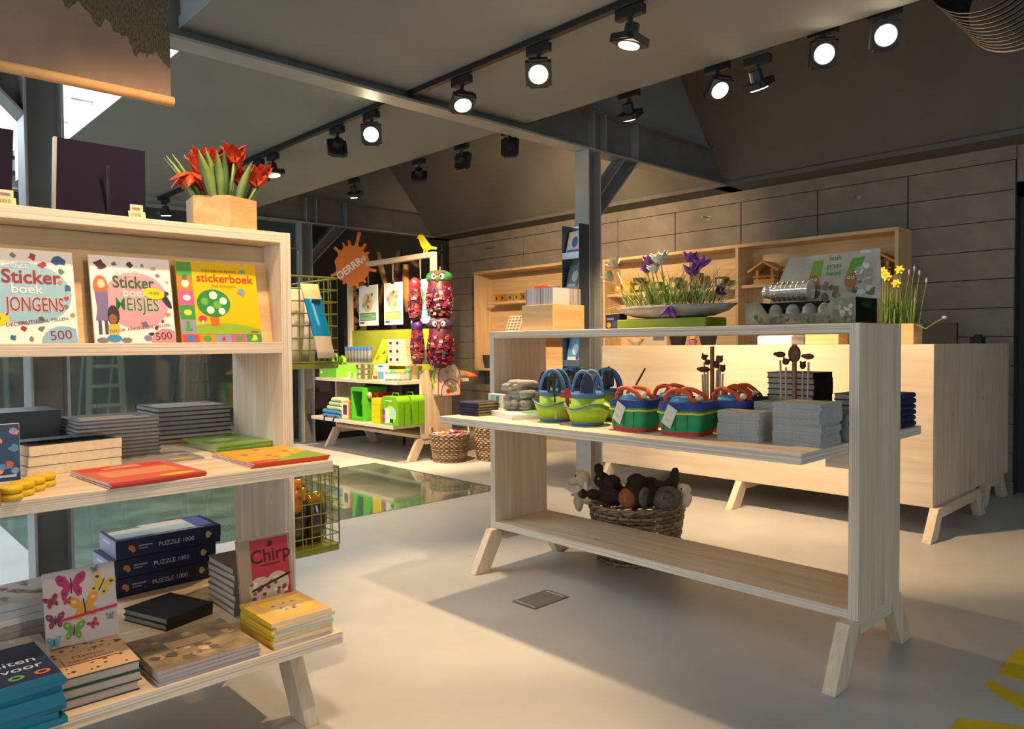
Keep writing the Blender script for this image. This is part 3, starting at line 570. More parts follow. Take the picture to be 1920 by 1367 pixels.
# two drawn girls
p.ell(.024, .165, .019, .032, 'd9662f', 14).ell(.026, .172, .010, .013, 'efc6a5', 12).poly([(.008, .15), (.042, .15), (.04, .1), (.044, .065), (.006, .065), (.012, .1)], '75688f').rect(.012, .025, .02, .065, '4d4562').rect(.028, .025, .036, .065, '4d4562')
p.ell(.052, .08, .016, .03, '2c2027', 14).ell(.05, .07, .011, .014, '8a573b', 12).poly([(.036, .055), (.066, .055), (.062, .02), (.04, .02)], 'c6b23a').ell(.05, .013, .02, .011, '3a86c0', 12).ell(.02, .008, .016, .008, '77706f', 10).ell(.082, .008, .014, .008, '77706f', 10)
p.ell(.165, .148, .031, .017, 'f1c500', 20, -.15).text('4.99', .166, .148, .016, '2a2410', 0, -.1); p.text('DECOR, KNUTSELEN, TELLEN...', .125, .044, .0125, '7a4a4e', 0, .13)
p.poly([(.148, .0005)]+[(.19+.042*math.cos(a*PI/10), .0005+.042*math.sin(a*PI/10)) for a in range(10, -1, -1) if .19+.042*math.cos(a*PI/10) < .2165]+[(.2165, .0005)], 'e2868f').text('500', .183, .019, .032, '35343a', .004, .1).build(t)
t, p, w, h = standing('sticker_book', 'yellow sticker book with a spotted green tree and coloured squares', .820, 1.070, 1.21, .252, 2.292, .20, .009, M('e8b800', .4))
for k, c in enumerate(['4f9a3f', 'e07a25', 'd8588f', '3f8f45', '8d93a8']): p.rect(.0005, .026+k*.0455, .046, .026+(k+1)*.0455, ['8d93a8', '3f8f45', 'd8588f', 'e07a25', '4f9a3f'][k])
for k, c in enumerate(['d6453c', 'e88a2a', '8d93a8', 'd8588f', '3f8f45']): p.rect(.0005+k*.0498, .0005, .0005+(k+1)*.0498, .026, c)
p.ell(.023, .185, .011, .013, 'e8e4dc').ell(.024, .14, .012, .009, 'efe6e8').ell(.024, .094, .012, .009, 'f2d53c').rect(.016, .04, .026, .066, '4f9a3f').rect(.012, .036, .034, .045, '4f9a3f').ell(.023, .205, .008, .01, '3f7f35').rect(.015, .195, .031, .199, 'b05a1c')
p.ell(.025, .012, .012, .011, '3f78c0').ell(.075, .012, .013, .01, '4f9a3f').blob(.125, .012, .01, 'd6304a', 7, 3).ell(.175, .012, .013, .009, '4f9a3f').blob(.225, .012, .012, 'f2d53c', 7, 5)
p.poly([(.047, .0265)]+[(.047+.2025*k/10, .055+.012*math.sin(PI*k/10)-.012*k/10) for k in range(11)]+[(.2495, .0265)], '8fae2c')
p.rect(.09, .052, .116, .095, 'c8641f').ell(.105, .125, .052, .044, '2f8140', 26)
for a, b_, r_ in [(.105, .15, .013), (.135, .133, .012), (.093, .103, .012), (.128, .1, .011)]: p.ell(a, b_, r_, r_, 'efeadd', 14)
p.ell(.077, .13, .012, .012, '5fae3f', 12).ell(.115, .12, .013, .013, '5fae3f', 12).ell(.066, .075, .013, .010, 'd6304a', 12).rect(.063, .058, .069, .070, 'efe6d6').blob(.195, .165, .016, '7a93bb', 11, 9).ell(.205, .232, .01, .006, '7a93bb', 10)
p.text('mijn eerste spelen', .13, .23, .015, '8a7a1c').text('stickerboek', .147, .205, .038, 'c8371f', .008).text('met beestjes', .14, .182, .015, '8a7a1c').rect(.215, .031, .24, .037, 'c03a4a').build(t)

# middle shelf of the bookshelf
for o in stack('hardcover_book', 'thick black hardcover in the leftmost stack on the bookshelf', (.425, 2.72, SH), PI/2, .20, .28, .0495, 3, BLKC, DARKPAPER, 'thick black hardcovers', seed=2): pass
for x, y, b_ in ((.70, 2.62, 'f0b429'),):
    s_ = stack('hardcover_book', 'grey hardcover in the middle stack on the bookshelf', (x, y, SH), -PI/2, .24, .235, .0117, 10, GRYC, DARKPAPER, 'grey hardcovers', seed=5, jit=.003, jr=.012)
    pp = topprint(s_[-1], .24, .235, .0117, True); pp.rect(-.119, -.117, .119, .117, '55575a').rect(-.03, -.07, .02, .09, 'd8a021').rect(-.09, -.1, -.05, .1, 'b9b6ae').build(s_[-1])
s_ = stack('hardcover_book', 'dark hardcover in the tall stack by the end panel', (1.005, 2.82, SH), -PI/2, .245, .255, .0158, 8, BLKC, DARKPAPER, 'dark hardcovers by the end panel', seed=6, jit=.002, jr=.008)
pp = topprint(s_[-1], .245, .255, .0158, True); pp.rect(-.122, -.127, .122, .127, '6a6560').rect(-.1, -.11, .0, .11, 'a89a92').rect(.02, -.08, .06, .1, 'c9c0b4').build(s_[-1])
GRB = M('76983a', .35); s_ = stack('booklet', 'green booklet in the low stack beside the end panel', (1.028, 2.49, SH), PI/2+.03, .29, .185, .0034, 7, GRB, M('b7b98a', .7), 'green booklets', hard=False, seed=7, jit=.003, jr=.02)
pp = topprint(s_[-1], .29, .185, .0034); pp.blob(0, .02, .05, 'a6b562', 9, 2).blob(-.06, -.03, .03, '8fa548', 9, 3).rect(.08, -.07, .12, .07, '5a7d2e').build(s_[-1])
s_ = stack('booklet', 'orange and yellow booklet on the middle shelf', (1.008, 2.125, SH), PI/2-.01, .30, .235, .0045, 3, M('c24a2a', .3), PAPER, 'orange yellow booklets', hard=False, seed=8, jit=.002, jr=.03)
pp = topprint(s_[-1], .3, .235, .0045); pp.rect(-.149, -.117, .149, .117, 'e6a51c').rect(-.149, -.117, -.105, .117, 'c23f3a').poly([(-.149, -.117), (.0, -.117), (-.09, .0), (-.149, .05)], '7f9a3a')
for k in range(9): pp.ell(rnd.uniform(-.11, .11), rnd.uniform(-.09, .09), .014, .011, ['6f9a3a', 'd6432f', 'e8d9b0', 'e06a2a'][k % 4], 10)
pp.build(s_[-1])
s_ = stack('booklet', 'red booklet with a yellow sticker at the shelf front', (.627, 2.095, SH), PI/2+.08, .285, .235, .0045, 2, M('b8433a', .3), PAPER, 'red booklets', hard=False, seed=9, jit=.002, jr=.02)
o = book('booklet', 'curling red booklet on top of the red pile at the shelf front', (.627, 2.095, SH+.009), PI/2+.06, .285, .235, .0045, M('c9584a', .3), PAPER, 'red booklets', False, curl=.0)
pp = topprint(o, .285, .235, .0045); pp.rect(-.142, -.117, .142, .117, 'cc5f4c').rect(.07, -.1, .13, .11, 'd3302c').ell(-.115, -.055, .016, .045, 'e9b81a', 16).rect(-.06, -.09, .04, .09, 'd98a5a').rect(.085, -.04, .095, .06, 'e8c9a8').rect(.105, -.04, .115, .03, 'e8c9a8').build(o)
o = book('booklet', 'grey booklet with a yellow sticker under the hardcover stack', (.76, 2.36, SH), PI/2-.05, .19, .22, .006, M('8d8680', .4), PAPER, hard=False)
pp = topprint(o, .19, .22, .006); pp.ell(-.07, -.05, .014, .04, 'd8b22a', 14); [pp.blob(rnd.uniform(-.05, .08), rnd.uniform(-.08, .09), .02, ['5f5a5c', 'b3a8a4', '7a6a6c'][k % 3], 8, k) for k in range(9)]; pp.build(o)
pbm = M('26304a', .35)
for k in range(3): o = book('paperback_book', ORD[2-k]+' thick tan-edged paperback at the left of the shelf', (.52, 2.39, SH+.027*k), -PI/2+.10+.02*k, .20, .235, .027, pbm, CREAMP, 'thick paperbacks', False, curl=.014 if k == 2 else 0)
pp = Print((0, 0, .0275), (1, 0, 0), (0, 1, 0)); [pp.blob(rnd.uniform(-.08, .0), rnd.uniform(-.1, .1), .02, ['c9562a', '39507a', '7f8a5a', 'd98a4a'][k % 4], 8, k) for k in range(8)]; pp.build(o)
t, p, w, h = standing('picture_book', 'dark blue picture book standing at the left edge of the middle shelf', .30, .394, SH, .145, 2.255, .05, .012, M('2a3f5f', .4), None)
[p.blob(rnd.uniform(.03, .09), rnd.uniform(.02, .13), .011, ['b2543a', '4d7fa8', 'c98a6a', '6a8fb0'][k % 4], 8, k) for k in range(12)]; p.rect(.045, .010, .085, .016, '9fb7d8'); p.build(t)
YEL = M((.72, .48, .02), .5, var=.05); TAN = M('9a7a50', .6)
yw = ['left', 'middle left', 'middle right', 'right']
for lev in range(2):
    for k in range(4):
        a = MB().lathe([(.020, 0), (.024, .003), (.024, .013), (.020, .016)], YEL, 14, (0, 0, 0), 1.0, 1.25); x, y = .325+k*.031, 1.975+k*.045; z = SH+lev*.0165+.0
        o = a.build('wooden_disc', loc=(x, y, z), smooth=True, local=True); tag(o, 'yellow wooden disc, %s of the %s row on the shelf front' % (yw[k], ['lower', 'upper'][lev]), 'wooden toy', 'yellow wooden discs')
o = MB().bx(-.05, .0, -.05, .05, 0, .033, TAN).build('wooden_block', loc=(.296, 1.955, SH), bevel=.002, local=True); tag(o, 'small tan wooden block beside the yellow discs', 'wooden block')

# low shelf of the bookshelf
SB = BB
PZC = M('1d2140', .35); PZL = M('8f93b5', .35)
for k in range(3):
    t = thing('puzzle_box', ORD[2-k]+' of three navy puzzle boxes marked PUZZLE 1000', 'puzzle box', (.90-.008*(2-k)+(.012 if k == 2 else 0), 2.80, SB+k*.0635), .03-.02*k, 'navy puzzle boxes', world=False); a, b_ = .175, .10
    MB().bx(-a, a, -b_, b_, 0, .0625, 0, [PZC, PZC, PZC, PZC, PZC, PZL]).build('carton', t, bevel=.0015); MB().bx(-a-.0012, a+.0012, -b_-.0012, b_+.0012, .022, .0635, 0, [PZC, PZC, PZC, PZC, PZC, PZL]).build('lid', t, bevel=.0015)
    p = Print((0, -b_-.0013, .0), (1, 0, 0), (0, 0, 1)); p.text('PUZZLE 1000', .02, .030, .021, 'b9bcd2', .004).blob(-.125, .032, .014, 'c97a2a', 9, 4).rect(-.105, .035, -.06, .040, '9a8a9a').rect(-.105, .026, -.075, .030, '9a8a9a').blob(.13, .034, .014, 'b6a06a', 9, 6); p.build(t, 'side_print')
    p = Print((-a-.0013, 0, 0), (0, -1, 0), (0, 0, 1)); p.rect(-.095, .024, .095, .062, '9a9ec0').rect(-.05, .040, .03, .048, 'd5d8e8'); p.build(t, 'end_print')
    if k == 2:
        p = Print((0, 0, .0636), (1, 0, 0), (0, 1, 0)); p.rect(-.165, -.07, .1, .09, 'aebfca').poly([(-.165, .0), (.1, .02), (.1, .09), (-.165, .09)], 'd9cfc0').poly([(-.165, .05), (-.05, .06), (-.06, .09), (-.165, .09)], '6f7a66').poly([(.1, -.07), (.16, -.07), (.16, .09), (.1, .09)], '4a55a0').rect(-.05, -.089, .12, -.082, 'c9cde0'); p.build(t, 'lid_print')
YB = M('d8b33a', .45); s_ = stack('notebook', 'yellow notebook in the front right pile on the low shelf', (1.01, 2.035, SB), 0, .185, .215, .0105, 7, YB, M('d3ccbe', .8), 'yellow notebooks', hard=False, seed=12, jit=.004, jr=.04)
pp = topprint(s_[-1], .185, .215, .0105); pp.rect(-.078, -.107, .092, .107, 'c9a472').rect(-.055, -.08, .07, .08, 'd9b23a').poly([(-.04, -.05), (.04, -.055), (.05, .04), (.0, .055), (-.045, .03)], 'cbb083'); [pp.blob(rnd.uniform(-.03, .045), rnd.uniform(-.03, .03), .007, '6a5a3a', 6, k) for k in range(9)]; pp.build(s_[-1])
MRB = M('8a7a62', .4, var=.5, vs=18); s_ = stack('notebook', 'brown marbled notebook in the low shelf pile', (.742, 2.045, SB), -PI/2+.01, .25, .262, .0098, 4, MRB, M('a9a2a6', .8), 'brown marbled notebooks', hard=False, seed=13, jit=.003, jr=.015)
pp = topprint(s_[-1], .25, .262, .0098, True)
for k in range(26): pp.blob(rnd.uniform(-.1, .1), rnd.uniform(-.11, .11), rnd.uniform(.008, .022), ['b49a7a', '5f5546', 'c7ab90', '746a55'][k % 4], 9, k)
pp.rect(-.01, -.05, .04, .06, 'c8a98a'); pp.build(s_[-1])
NTG = M('1f4a35', .4); s_ = stack('notebook', 'green nature notebook in the front pile of three', (.492, 2.05, SB), -PI/2-.02, .215, .175, .0245, 3, NTG, M('b9aaa4', .7), 'green nature notebooks', hard=True, seed=14, jit=.004, jr=.03)
pp = topprint(s_[-1], .215, .175, .0245, True); pp.rect(-.106, -.087, .106, .087, 'd3b08c')
for k in range(46): pp.blob(rnd.uniform(-.1, .1), rnd.uniform(-.082, .082), rnd.uniform(.003, .008), ['7a3f2a', '5a6a2a', 'a8452e', '8a6a2a', '4a3a22'][k % 5], 7, k)
pp.rect(-.03, -.06, .035, .06, 'd9b996').text('Natuur', .012, 0, .026, '9a4a2e', .004, -PI/2).text('kleurplaten', -.015, 0, .022, '9a4a2e', .004, -PI/2); pp.build(s_[-1])
TEAL = M('1c6f8a', .35); NAVY = M('22304f', .4); s_ = stack('activity_book', 'teal activity book in the pile at the bottom left corner', (.275, 2.01, SB), PI/2+.03, .25, .24, .0145, 8, TEAL, M('2a5f7a', .6), 'teal activity books', hard=False, seed=15, jit=.006, jr=.04)
pp = topprint(s_[-1], .25, .24, .0145); pp.rect(-.12, -.119, .124, .119, '22304f').ell(.095, .02, .018, .05, 'c9b23a', 16).text('3,95', .096, .02, .018, '3a3a20', 0, -PI/2).text('De', .05, .05, .05, 'c9d4d8', .006, -PI/2).text('activiteiten', .01, .0, .044, 'c9d4d8', .006, -PI/2).text('voor', -.035, -.06, .042, 'c9d4d8', .006, -PI/2)
for k, c in enumerate(['c8c03a', 'b5503a', '5fa85a', 'd0703a']): pp.ell(-.085, .06-.05*k, .014, .016, c, 12).ell(-.085, .06-.05*k, .007, .009, '22304f', 10)
pp.build(s_[-1])
s_ = stack('notebook', 'black notebook in the small pile before the puzzles', (.80, 2.40, SB), PI/2+.32, .20, .165, .019, 2, M('201f1d', .3), DARKPAPER, 'black notebooks', seed=16, jr=.02)
for k in range(7):
    o = book('wrapped_notebook', ORD[6-k]+' plastic-wrapped notebook behind the Chirp card', (1.03, 2.36, SB+k*.0215), PI/2+.0+.02*(k % 3-1), .21, .165, .0205, M('8a7c70', .15, 0, .7), M('cbc0b0', .3, 0, .7), 'plastic-wrapped notebooks', True)
t, p, w, h = standing('notebook_card', 'red Chirp card with a white floral heart', .945, 1.118, SB+.002, .238, 2.19, .16, .012, M('a08a70', .35), None, cat='card')
p.rect(.04, .02, .165, .235, 'b5323f').text('Chirp', .105, .182, .058, '3a1f1c', .015, .04).blob(.105, .215, .012, '3a2a1c', 7, 5).rect(.07, .152, .135, .156, '3a1f1c')
for a, b_ in ((.065, .085), (.122, .092)): p.ell(a, b_, .038, .036, 'c9b39a', 20)
p.poly([(.03, .07), (.158, .075), (.098, .01)], 'c9b39a')
for k in range(30): a = rnd.uniform(.035, .15); b_ = rnd.uniform(.03, .115); p.ell(a, b_, .007, .006, ['8a5a48', 'e4d6c2', '7a3a34'][k % 3], 7)
p.poly([(.035, .078), (.165, .112), (.165, .119), (.035, .085)], '3a2426'); p.build(t)
t, p, w, h = standing('butterfly_notebook', 'square notebook with colourful butterflies standing on the low shelf', .422, .588, SB+.078, .185, 2.152, .16, .012, M('b9aba6', .4), None, cat='notebook')
p.butterfly(.062, .147, .036, 'a8275a', '7a1c44').butterfly(.132, .135, .030, 'c2a83a', '26221c', -.5).butterfly(.09, .088, .036, 'c98a35', 'd9b45a', .1).butterfly(.022, .068, .022, '6a2f44', 'b5523a').butterfly(.062, .034, .026, '5f8a3a', '8fb04a', -.1).butterfly(.108, .04, .014, 'a83a4a', '7a2434', .5).butterfly(.016, .118, .018, '8a2f3a', '5a1c24', .3).butterfly(.05, .112, .011, 'b0303f', '8a2030').butterfly(.118, .178, .01, '5f7a6a', '8fb0a0', .2).butterfly(.016, .016, .016, '4f9aa8', '7fc0c8').butterfly(.148, .05, .011, '7f8a9a', '5f6a7a')
p.poly([(.03, .062), (.166, .072), (.166, .079), (.03, .069)], 'b02a3c'); p.build(t)
for k in range(9):
    o = book('notebook', ORD[8-k]+' white butterfly notebook in the rear pile', (.395, 2.40, SB+k*.0195), PI/2+.1+.03*(k % 2), .20, .20, .0185, M('c9c9c6', .35) if k > 5 else M('9a958f', .4), DARKPAPER, 'white butterfly notebooks')
pp = topprint(o, .2, .2, .0185); [pp.butterfly(rnd.uniform(-.08, .08), rnd.uniform(-.085, .085), .014, ['9a8a5a', '7f7a72', 'a8705a', '8f9a6a'][k % 4], 'd9d0bf', rnd.uniform(-1, 1)) for k in range(14)]; pp.build(o)
for k in range(5):
    o = book('notebook', ORD[4-k]+' pale flowered notebook at the left edge', (.345, 2.19, SB+.0+k*.0185), PI/2-.06, .15, .16, .0175, M('b5b0aa', .4), DARKPAPER, 'pale flowered notebooks')
pp = topprint(o, .15, .16, .0175); [pp.blob(rnd.uniform(-.06, .06), rnd.uniform(-.065, .065), .011, ['8a9a8a', 'b58a80', 'd6d0c8'][k % 3], 7, k) for k in range(12)]; pp.build(o)

# on top of the bookshelf
TT = 1.567
def easel_board(x0, x1, label):
    t = thing('framed_panel', label, 'panel', ((x0+x1)/2, 2.33, TT)); y0, hh = 2.315, .215
    MB().hexa([(x0-.018, y0, TT+.004), (x1-.018, y0, TT+.004), (x1-.018, y0+.016, TT+.004), (x0-.018, y0+.016, TT+.004), (x0, y0+.05, TT+hh), (x1, y0+.05, TT+hh), (x1, y0+.066, TT+hh), (x0, y0+.066, TT+hh)], M('221e2c', .9, 0, .08)).build('board', t)
    xm = (x0+x1)/2; MB().bx(xm-.004, xm+.004, y0-.006, y0-.002, TT, TT+.145, CLEAR).build('easel_prop', t); MB().bx(xm-.012, xm+.012, y0-.004, y0+.1, TT, TT+.003, CLEAR).build('easel_foot', t)
    MB().hexa([(x0-.021, y0-.001, TT+.004), (x0-.014, y0-.001, TT+.004), (x0-.014, y0+.018, TT+.004), (x0-.021, y0+.018, TT+.004), (x0-.003, y0+.049, TT+hh+.001), (x0+.004, y0+.049, TT+hh+.001), (x0+.004, y0+.068, TT+hh+.001), (x0-.003, y0+.068, TT+hh+.001)], M('6a5f58', .4)).build('frame_edge', t)
easel_board(.515, .748, 'dark framed panel on a clear easel beside the tulips'); easel_board(.19, .418, 'dark framed panel cut off at the left edge, on the bookshelf top')
for x, l in ((.70, 'price tags at the foot of the panel beside the tulips'), (.385, 'price tags at the foot of the leftmost dark panel')):
    t = thing('price_tag', l, 'price tag', (x, 2.285, TT)); MB().hexa([(x-.025, 2.28, TT), (x+.02, 2.28, TT), (x+.02, 2.283, TT), (x-.025, 2.283, TT), (x-.025, 2.287, TT+.02), (x+.02, 2.287, TT+.02), (x+.02, 2.29, TT+.02), (x-.025, 2.29, TT+.02)], M('e0b98f', .6)).build('lower_tag', t); MB().bx(x-.018, x+.016, 2.292, 2.294, TT+.018, TT+.04, M('d9c9ae', .6)).build('upper_tag', t)
    p = Print((x-.025, 2.28, TT), (1, 0, 0), (0, .007, .02)); [p.rect(.006+k*.0035, .004, .0078+k*.0035, .016, '5a4632') for k in range(8)]; p.rect(.012, .025, .034, .028, '6a5a46').rect(.012, .031, .034, .034, '6a5a46'); p.build(t, 'barcode_print')
# hexagonal planter with tulips
HEXW = wood('planter_wood', 0, (.50, .31, .13), (.66, .45, .22), knots=False)
t = thing('tulip_planter', 'hexagonal wooden planter with red and orange tulips on the bookshelf', 'potted tulips', (.990, 2.40, TT), world=False, rz=0)
R_ = .112; hx_ = [(R_*math.cos(a), R_*math.sin(a)) for a in [math.radians(-100+60*k) for k in range(6)]]; hi = [(x*.9, y*.9) for x, y in hx_]
for k in range(6):
    a, b_, c, d = hx_[k], hx_[(k+1) % 6], hi[(k+1) % 6], hi[k]
    MB().prism([a, b_, c, d], 2, 0, .103, HEXW).build('side_board', t, bevel=.001)
MB().prism([(x*.9, y*.9) for x, y in hx_], 2, .005, .088, SOIL).build('soil', t)
TR = M((.78, .07, .02), .45, var=.35, vs=30); TO = M((.85, .25, .01), .45, var=.3, vs=40); TL = M((.20, .30, .09), .45, var=.25, vs=12); TLD = M((.10, .19, .09), .4, var=.25, vs=12)
def petal(mb, c, d, L_, w, mat, open_=.5):
    d = Vector(d).normalized(); mb.blade(c, d, L_, w, mat, bend=open_*.6, n=5, fold=-.45)
rt = random.Random(11)
for (x, z), drop in zip([(.90, 1.80), (.94, 1.805), (.985, 1.822), (.99, 1.785), (1.035, 1.765), (1.085, 1.775), (.855, 1.72), (.92, 1.785), (.965, 1.80), (1.005, 1.81), (1.06, 1.755), (.885, 1.775), (.95, 1.775)], [0, 0, 0, 0, 0, 0, 1, 0, 0, 0, 0, 0, 0]):
    lx, lz = x-.975+.012, z-TT; y = rt.uniform(-.05, .02); f = MB(); c = Vector((lx, y, lz-.035))
    f.tube([(lx*.55, y*.5, .085), (lx*.8, y*.8, lz*.6), c], [.0045, .004, .004], TL, 6); fo = f.build('tulip_flower', t, smooth=True)
    for k in range(6):
        a = 2*PI*k/6+rt.random()*.4; o = .42 if k % 2 else .6
        dirv = Vector((math.cos(a)*o, math.sin(a)*o, 1)) if not drop else Vector((math.cos(a)*.8-.2, math.sin(a)*.7, -.75+.35*(k % 2)))
        f = MB(); petal(f, c+Vector((0, 0, .05 if drop else 0)), dirv, (.072 if not drop else .075), .024, TR, .3+rt.random()*.5)
        petal(f, c+Vector((0, 0, .05 if drop else 0))+dirv*.002, dirv+Vector((0, 0, .05)), .034, .013, TO, .3); f.build('petal', fo, smooth=True)
for k in range(26):
    a = rt.uniform(0, 2*PI); r_ = .085*math.sqrt(rt.random()); x, y = r_*math.cos(a), r_*math.sin(a)
    MB().blade((x, y, .085), (x*3.2, y*2.5, .5), rt.uniform(.11, .175), rt.uniform(.013, .021), TL if k % 3 else TLD, bend=.25, n=5, fold=.5).build('leaf', t, smooth=True)

# wire baskets hung on the end of the bookshelf
def wirebasket(x0, x1, y0, y1, z0, z1, nx, ny, nz, label):
    t = thing('wire_basket', label, 'wire basket', ((x0+x1)/2, (y0+y1)/2, z0)); r_ = .0022
    MB().bx(x0, x1, y0, y1, z0-.022, z0, WIREG).build('tray', t, bevel=.002)
    def grid(fix, v, a0, a1, na, nm):
        m_ = MB()
        for k in range(na+1):
            q = a0+(a1-a0)*k/na; p = [(v, q, z0), (v, q, z1)] if fix == 0 else [(q, v, z0), (q, v, z1)]; m_.tube(p, r_, WIREG, 5)
        for k in range(nz+1):
            z = z0+(z1-z0)*k/nz; p = [(v, a0, z), (v, a1, z)] if fix == 0 else [(a0, v, z), (a1, v, z)]; m_.tube(p, r_, WIREG, 5)
        m_.build(nm, t)
    grid(1, y0, x0, x1, nx, 'wire_front'); grid(1, y1, x0, x1, nx, 'wire_back'); grid(0, x0, y0, y1, ny, 'wire_side'); grid(0, x1, y0, y1, ny, 'wire_side')
    MB().tube([(x0, y0, z1), (x1, y0, z1), (x1, y1, z1), (x0, y1, z1), (x0, y0, z1)], .004, WIREG, 6).build('rim_wire', t)
    for y in (y0+.06, y1-.06): MB().tube([(x0-.004, y, z1-.02), (x0-.006, y, z1+.012), (XR+.004, y, z1+.012)], .003, WIREG, 5).build('hook', t)
    return t
wirebasket(1.17, 1.352, 2.30, 2.63, 1.14, 1.432, 5, 7, 7, 'upper green wire basket with bags hung on the bookshelf end'); wirebasket(1.17, 1.345, 2.30, 2.63, .50, .772, 5, 7, 7, 'lower green wire basket with dark packets hung on the bookshelf end')
def pack(name, label, c, w, h, th, mat, top=None, tilt=0, group=None, cat='packet', yaw=0, bot=None):
    """pillow bag standing up, flat seal at both ends"""
    t = thing(name, label, cat, c, yaw, group, world=False); mb = MB(); n, k = 10, 8; rr = random.Random(len(label)); prev = []
    v = []; fs = []
    for i in range(n+1):
        f_ = i/n; tt = th*math.sin(PI*f_)**.6; sh = tilt*h*f_
        for j in range(k):
            a = 2*PI*j/k; v.append((w/2*math.copysign(abs(math.cos(a))**.6, math.cos(a))+sh+rr.uniform(-.002, .002), (tt/2+.001)*math.sin(a)+rr.uniform(-.002, .002)*(0 < i < n), h*f_))
    rowm = []
    for i in range(n):
        mm = bot if (bot and i < n*.3) else (top if top and i >= n-2 else mat)
        for j in range(k): fs.append(((i*k+j, i*k+(j+1) % k, (i+1)*k+(j+1) % k, (i+1)*k+j), mm))
    s0 = len(mb.v); mb.v += v
    for q, mm in fs: mb.f.append(q); mb.m.append(mb.mi(mm))
    mb.f += [tuple(range(k))[::-1], tuple(range(n*k, n*k+k))]; mb.m += [mb.mi(mat)]*2
    mb.build('bag', t, smooth=True); return t
t = pack('shiny_bag', 'shiny blue and cream bag leaning out of the upper green wire basket', (1.29, 2.27, 1.155), .068, .25, .024, M('1f86b4', .12, 0, .8), M('e4cf94', .4), -.25, bot=M('d9c3a4', .25)); MB().bx(-.060, -.03, -.014, -.012, .185, .197, M('1d2440', .4)).build('label_patch', t)
for k, (x, y, h, c) in enumerate([(1.22, 2.40, .26, 'e9e4d6'), (1.29, 2.42, .24, 'efe9d8'), (1.235, 2.52, .28, 'd9d6cc'), (1.30, 2.55, .25, 'c9c6bd')]): pack('paper_bag', ['left front', 'right front', 'left rear', 'right rear'][k]+' white paper bag inside the upper green wire basket', (x, y, 1.142), .08, h, .06, M(c, .35), None, .08, 'white paper bags', yaw=.2*k)
for k, (x, y, h) in enumerate([(1.215, 2.37, .20), (1.29, 2.37, .18), (1.225, 2.47, .21), (1.295, 2.48, .19), (1.255, 2.57, .22)]): pack('dark_packet', ['left front', 'right front', 'left middle', 'right middle', 'rearmost'][k]+' glossy dark brown packet in the lower wire basket', (x, y, .502), .075, h, .07, M((.045, .03, .024), .12, .2, .9), M('b08a3a', .15, .6) if k < 2 else None, .02, 'glossy dark packets', yaw=.25*k)
pack('dark_packet', 'orange-topped packet in the lower wire basket', (1.20, 2.34, .62), .05, .12, .04, M('b8681c', .2, 0, .8), None, 0)
# ---------------------------------------------------------------- things on the display table
SM = TM
def cloth(name, label, cat, x0, x1, y0, y1, z, h, mat, axis=1, group=None, mat2=None):
    """one folded cloth: rounded front fold running along an axis"""
    t = thing(name, label, cat, ((x0+x1)/2, (y0+y1)/2, z), 0, group); n = 7; r_ = h/2
    if axis == 1: pr = [(x0+r_-r_*math.sin(PI*k/n), z+r_-r_*math.cos(PI*k/n)) for k in range(n+1)]+[(x1, z+h), (x1, z)]; MB().prism(pr, 1, y0, y1, mat).build('fold', t, bevel=.002); MB().bx(x0+r_*1.5, x1-.004, y0-.0015, y0, z+h*.2, z+h*.8, mat2 or mat).build('inner_layers', t)
    else: pr = [(y0+r_-r_*math.sin(PI*k/n), z+r_-r_*math.cos(PI*k/n)) for k in range(n+1)]+[(y1, z+h), (y1, z)]; MB().prism(pr, 0, x0, x1, mat).build('fold', t, bevel=.002); MB().bx(x1, x1+.0015, y0+r_*1.5, y1-.004, z+h*.2, z+h*.8, mat2 or mat).build('inner_layers', t)
    return t
NVC = M((.022, .026, .06), .8, var=.2, vs=50, bump=.3); OLV = M((.20, .16, .05), .85, var=.2, vs=40, bump=.3); NV2 = M((.012, .02, .075), .7, var=.2, vs=40, bump=.2)
for k in range(5): cloth('folded_apron', ORD[4-k]+' folded navy and olive apron beside the grey gloves', 'apron', 2.385+.004*(k % 2), 2.535, 2.755+.003*(k % 3), 2.892, SM+.0138*k, .0135, NVC, 1, 'folded navy and olive aprons', OLV)
for k in range(6): cloth('folded_apron', ORD[5-k]+' folded navy apron at the right end of the table shelf', 'apron', 3.20, 3.37-.004*(k % 2), 1.075, 1.22, SM+.0236*k, .0232, NV2, 0, 'folded navy aprons')
s_ = stack('white_book', 'of two white books under the grey gloves', (2.535, 2.63, SM), -.363, .20, .36, .0125, 2, M('e3e2db', .35), M('f0eee6', .6), 'white books under the gloves', seed=21, jit=.002, jr=.01)
pp = topprint(s_[-1], .2, .36, .0125); pp.rect(-.02, -.178, .098, -.06, '4f9a6a'); pp.build(s_[-1])
t = thing('seed_box', 'small white box with green print left of the grey gloves', 'box', (2.63, 2.855, SM)); MB().bx(2.59, 2.645, 2.80, 2.90, SM, SM+.096, WHITE).build('carton', t, bevel=.001)
p = Print((2.59, 2.90, SM), (0, -1, 0), (0, 0, 1)); p.rect(.01, .01, .09, .05, '7fb08a').rect(.02, .055, .05, .09, 'a8c8b0').rect(.06, .06, .085, .088, '5f9a7a'); p.build(t, 'box_print')
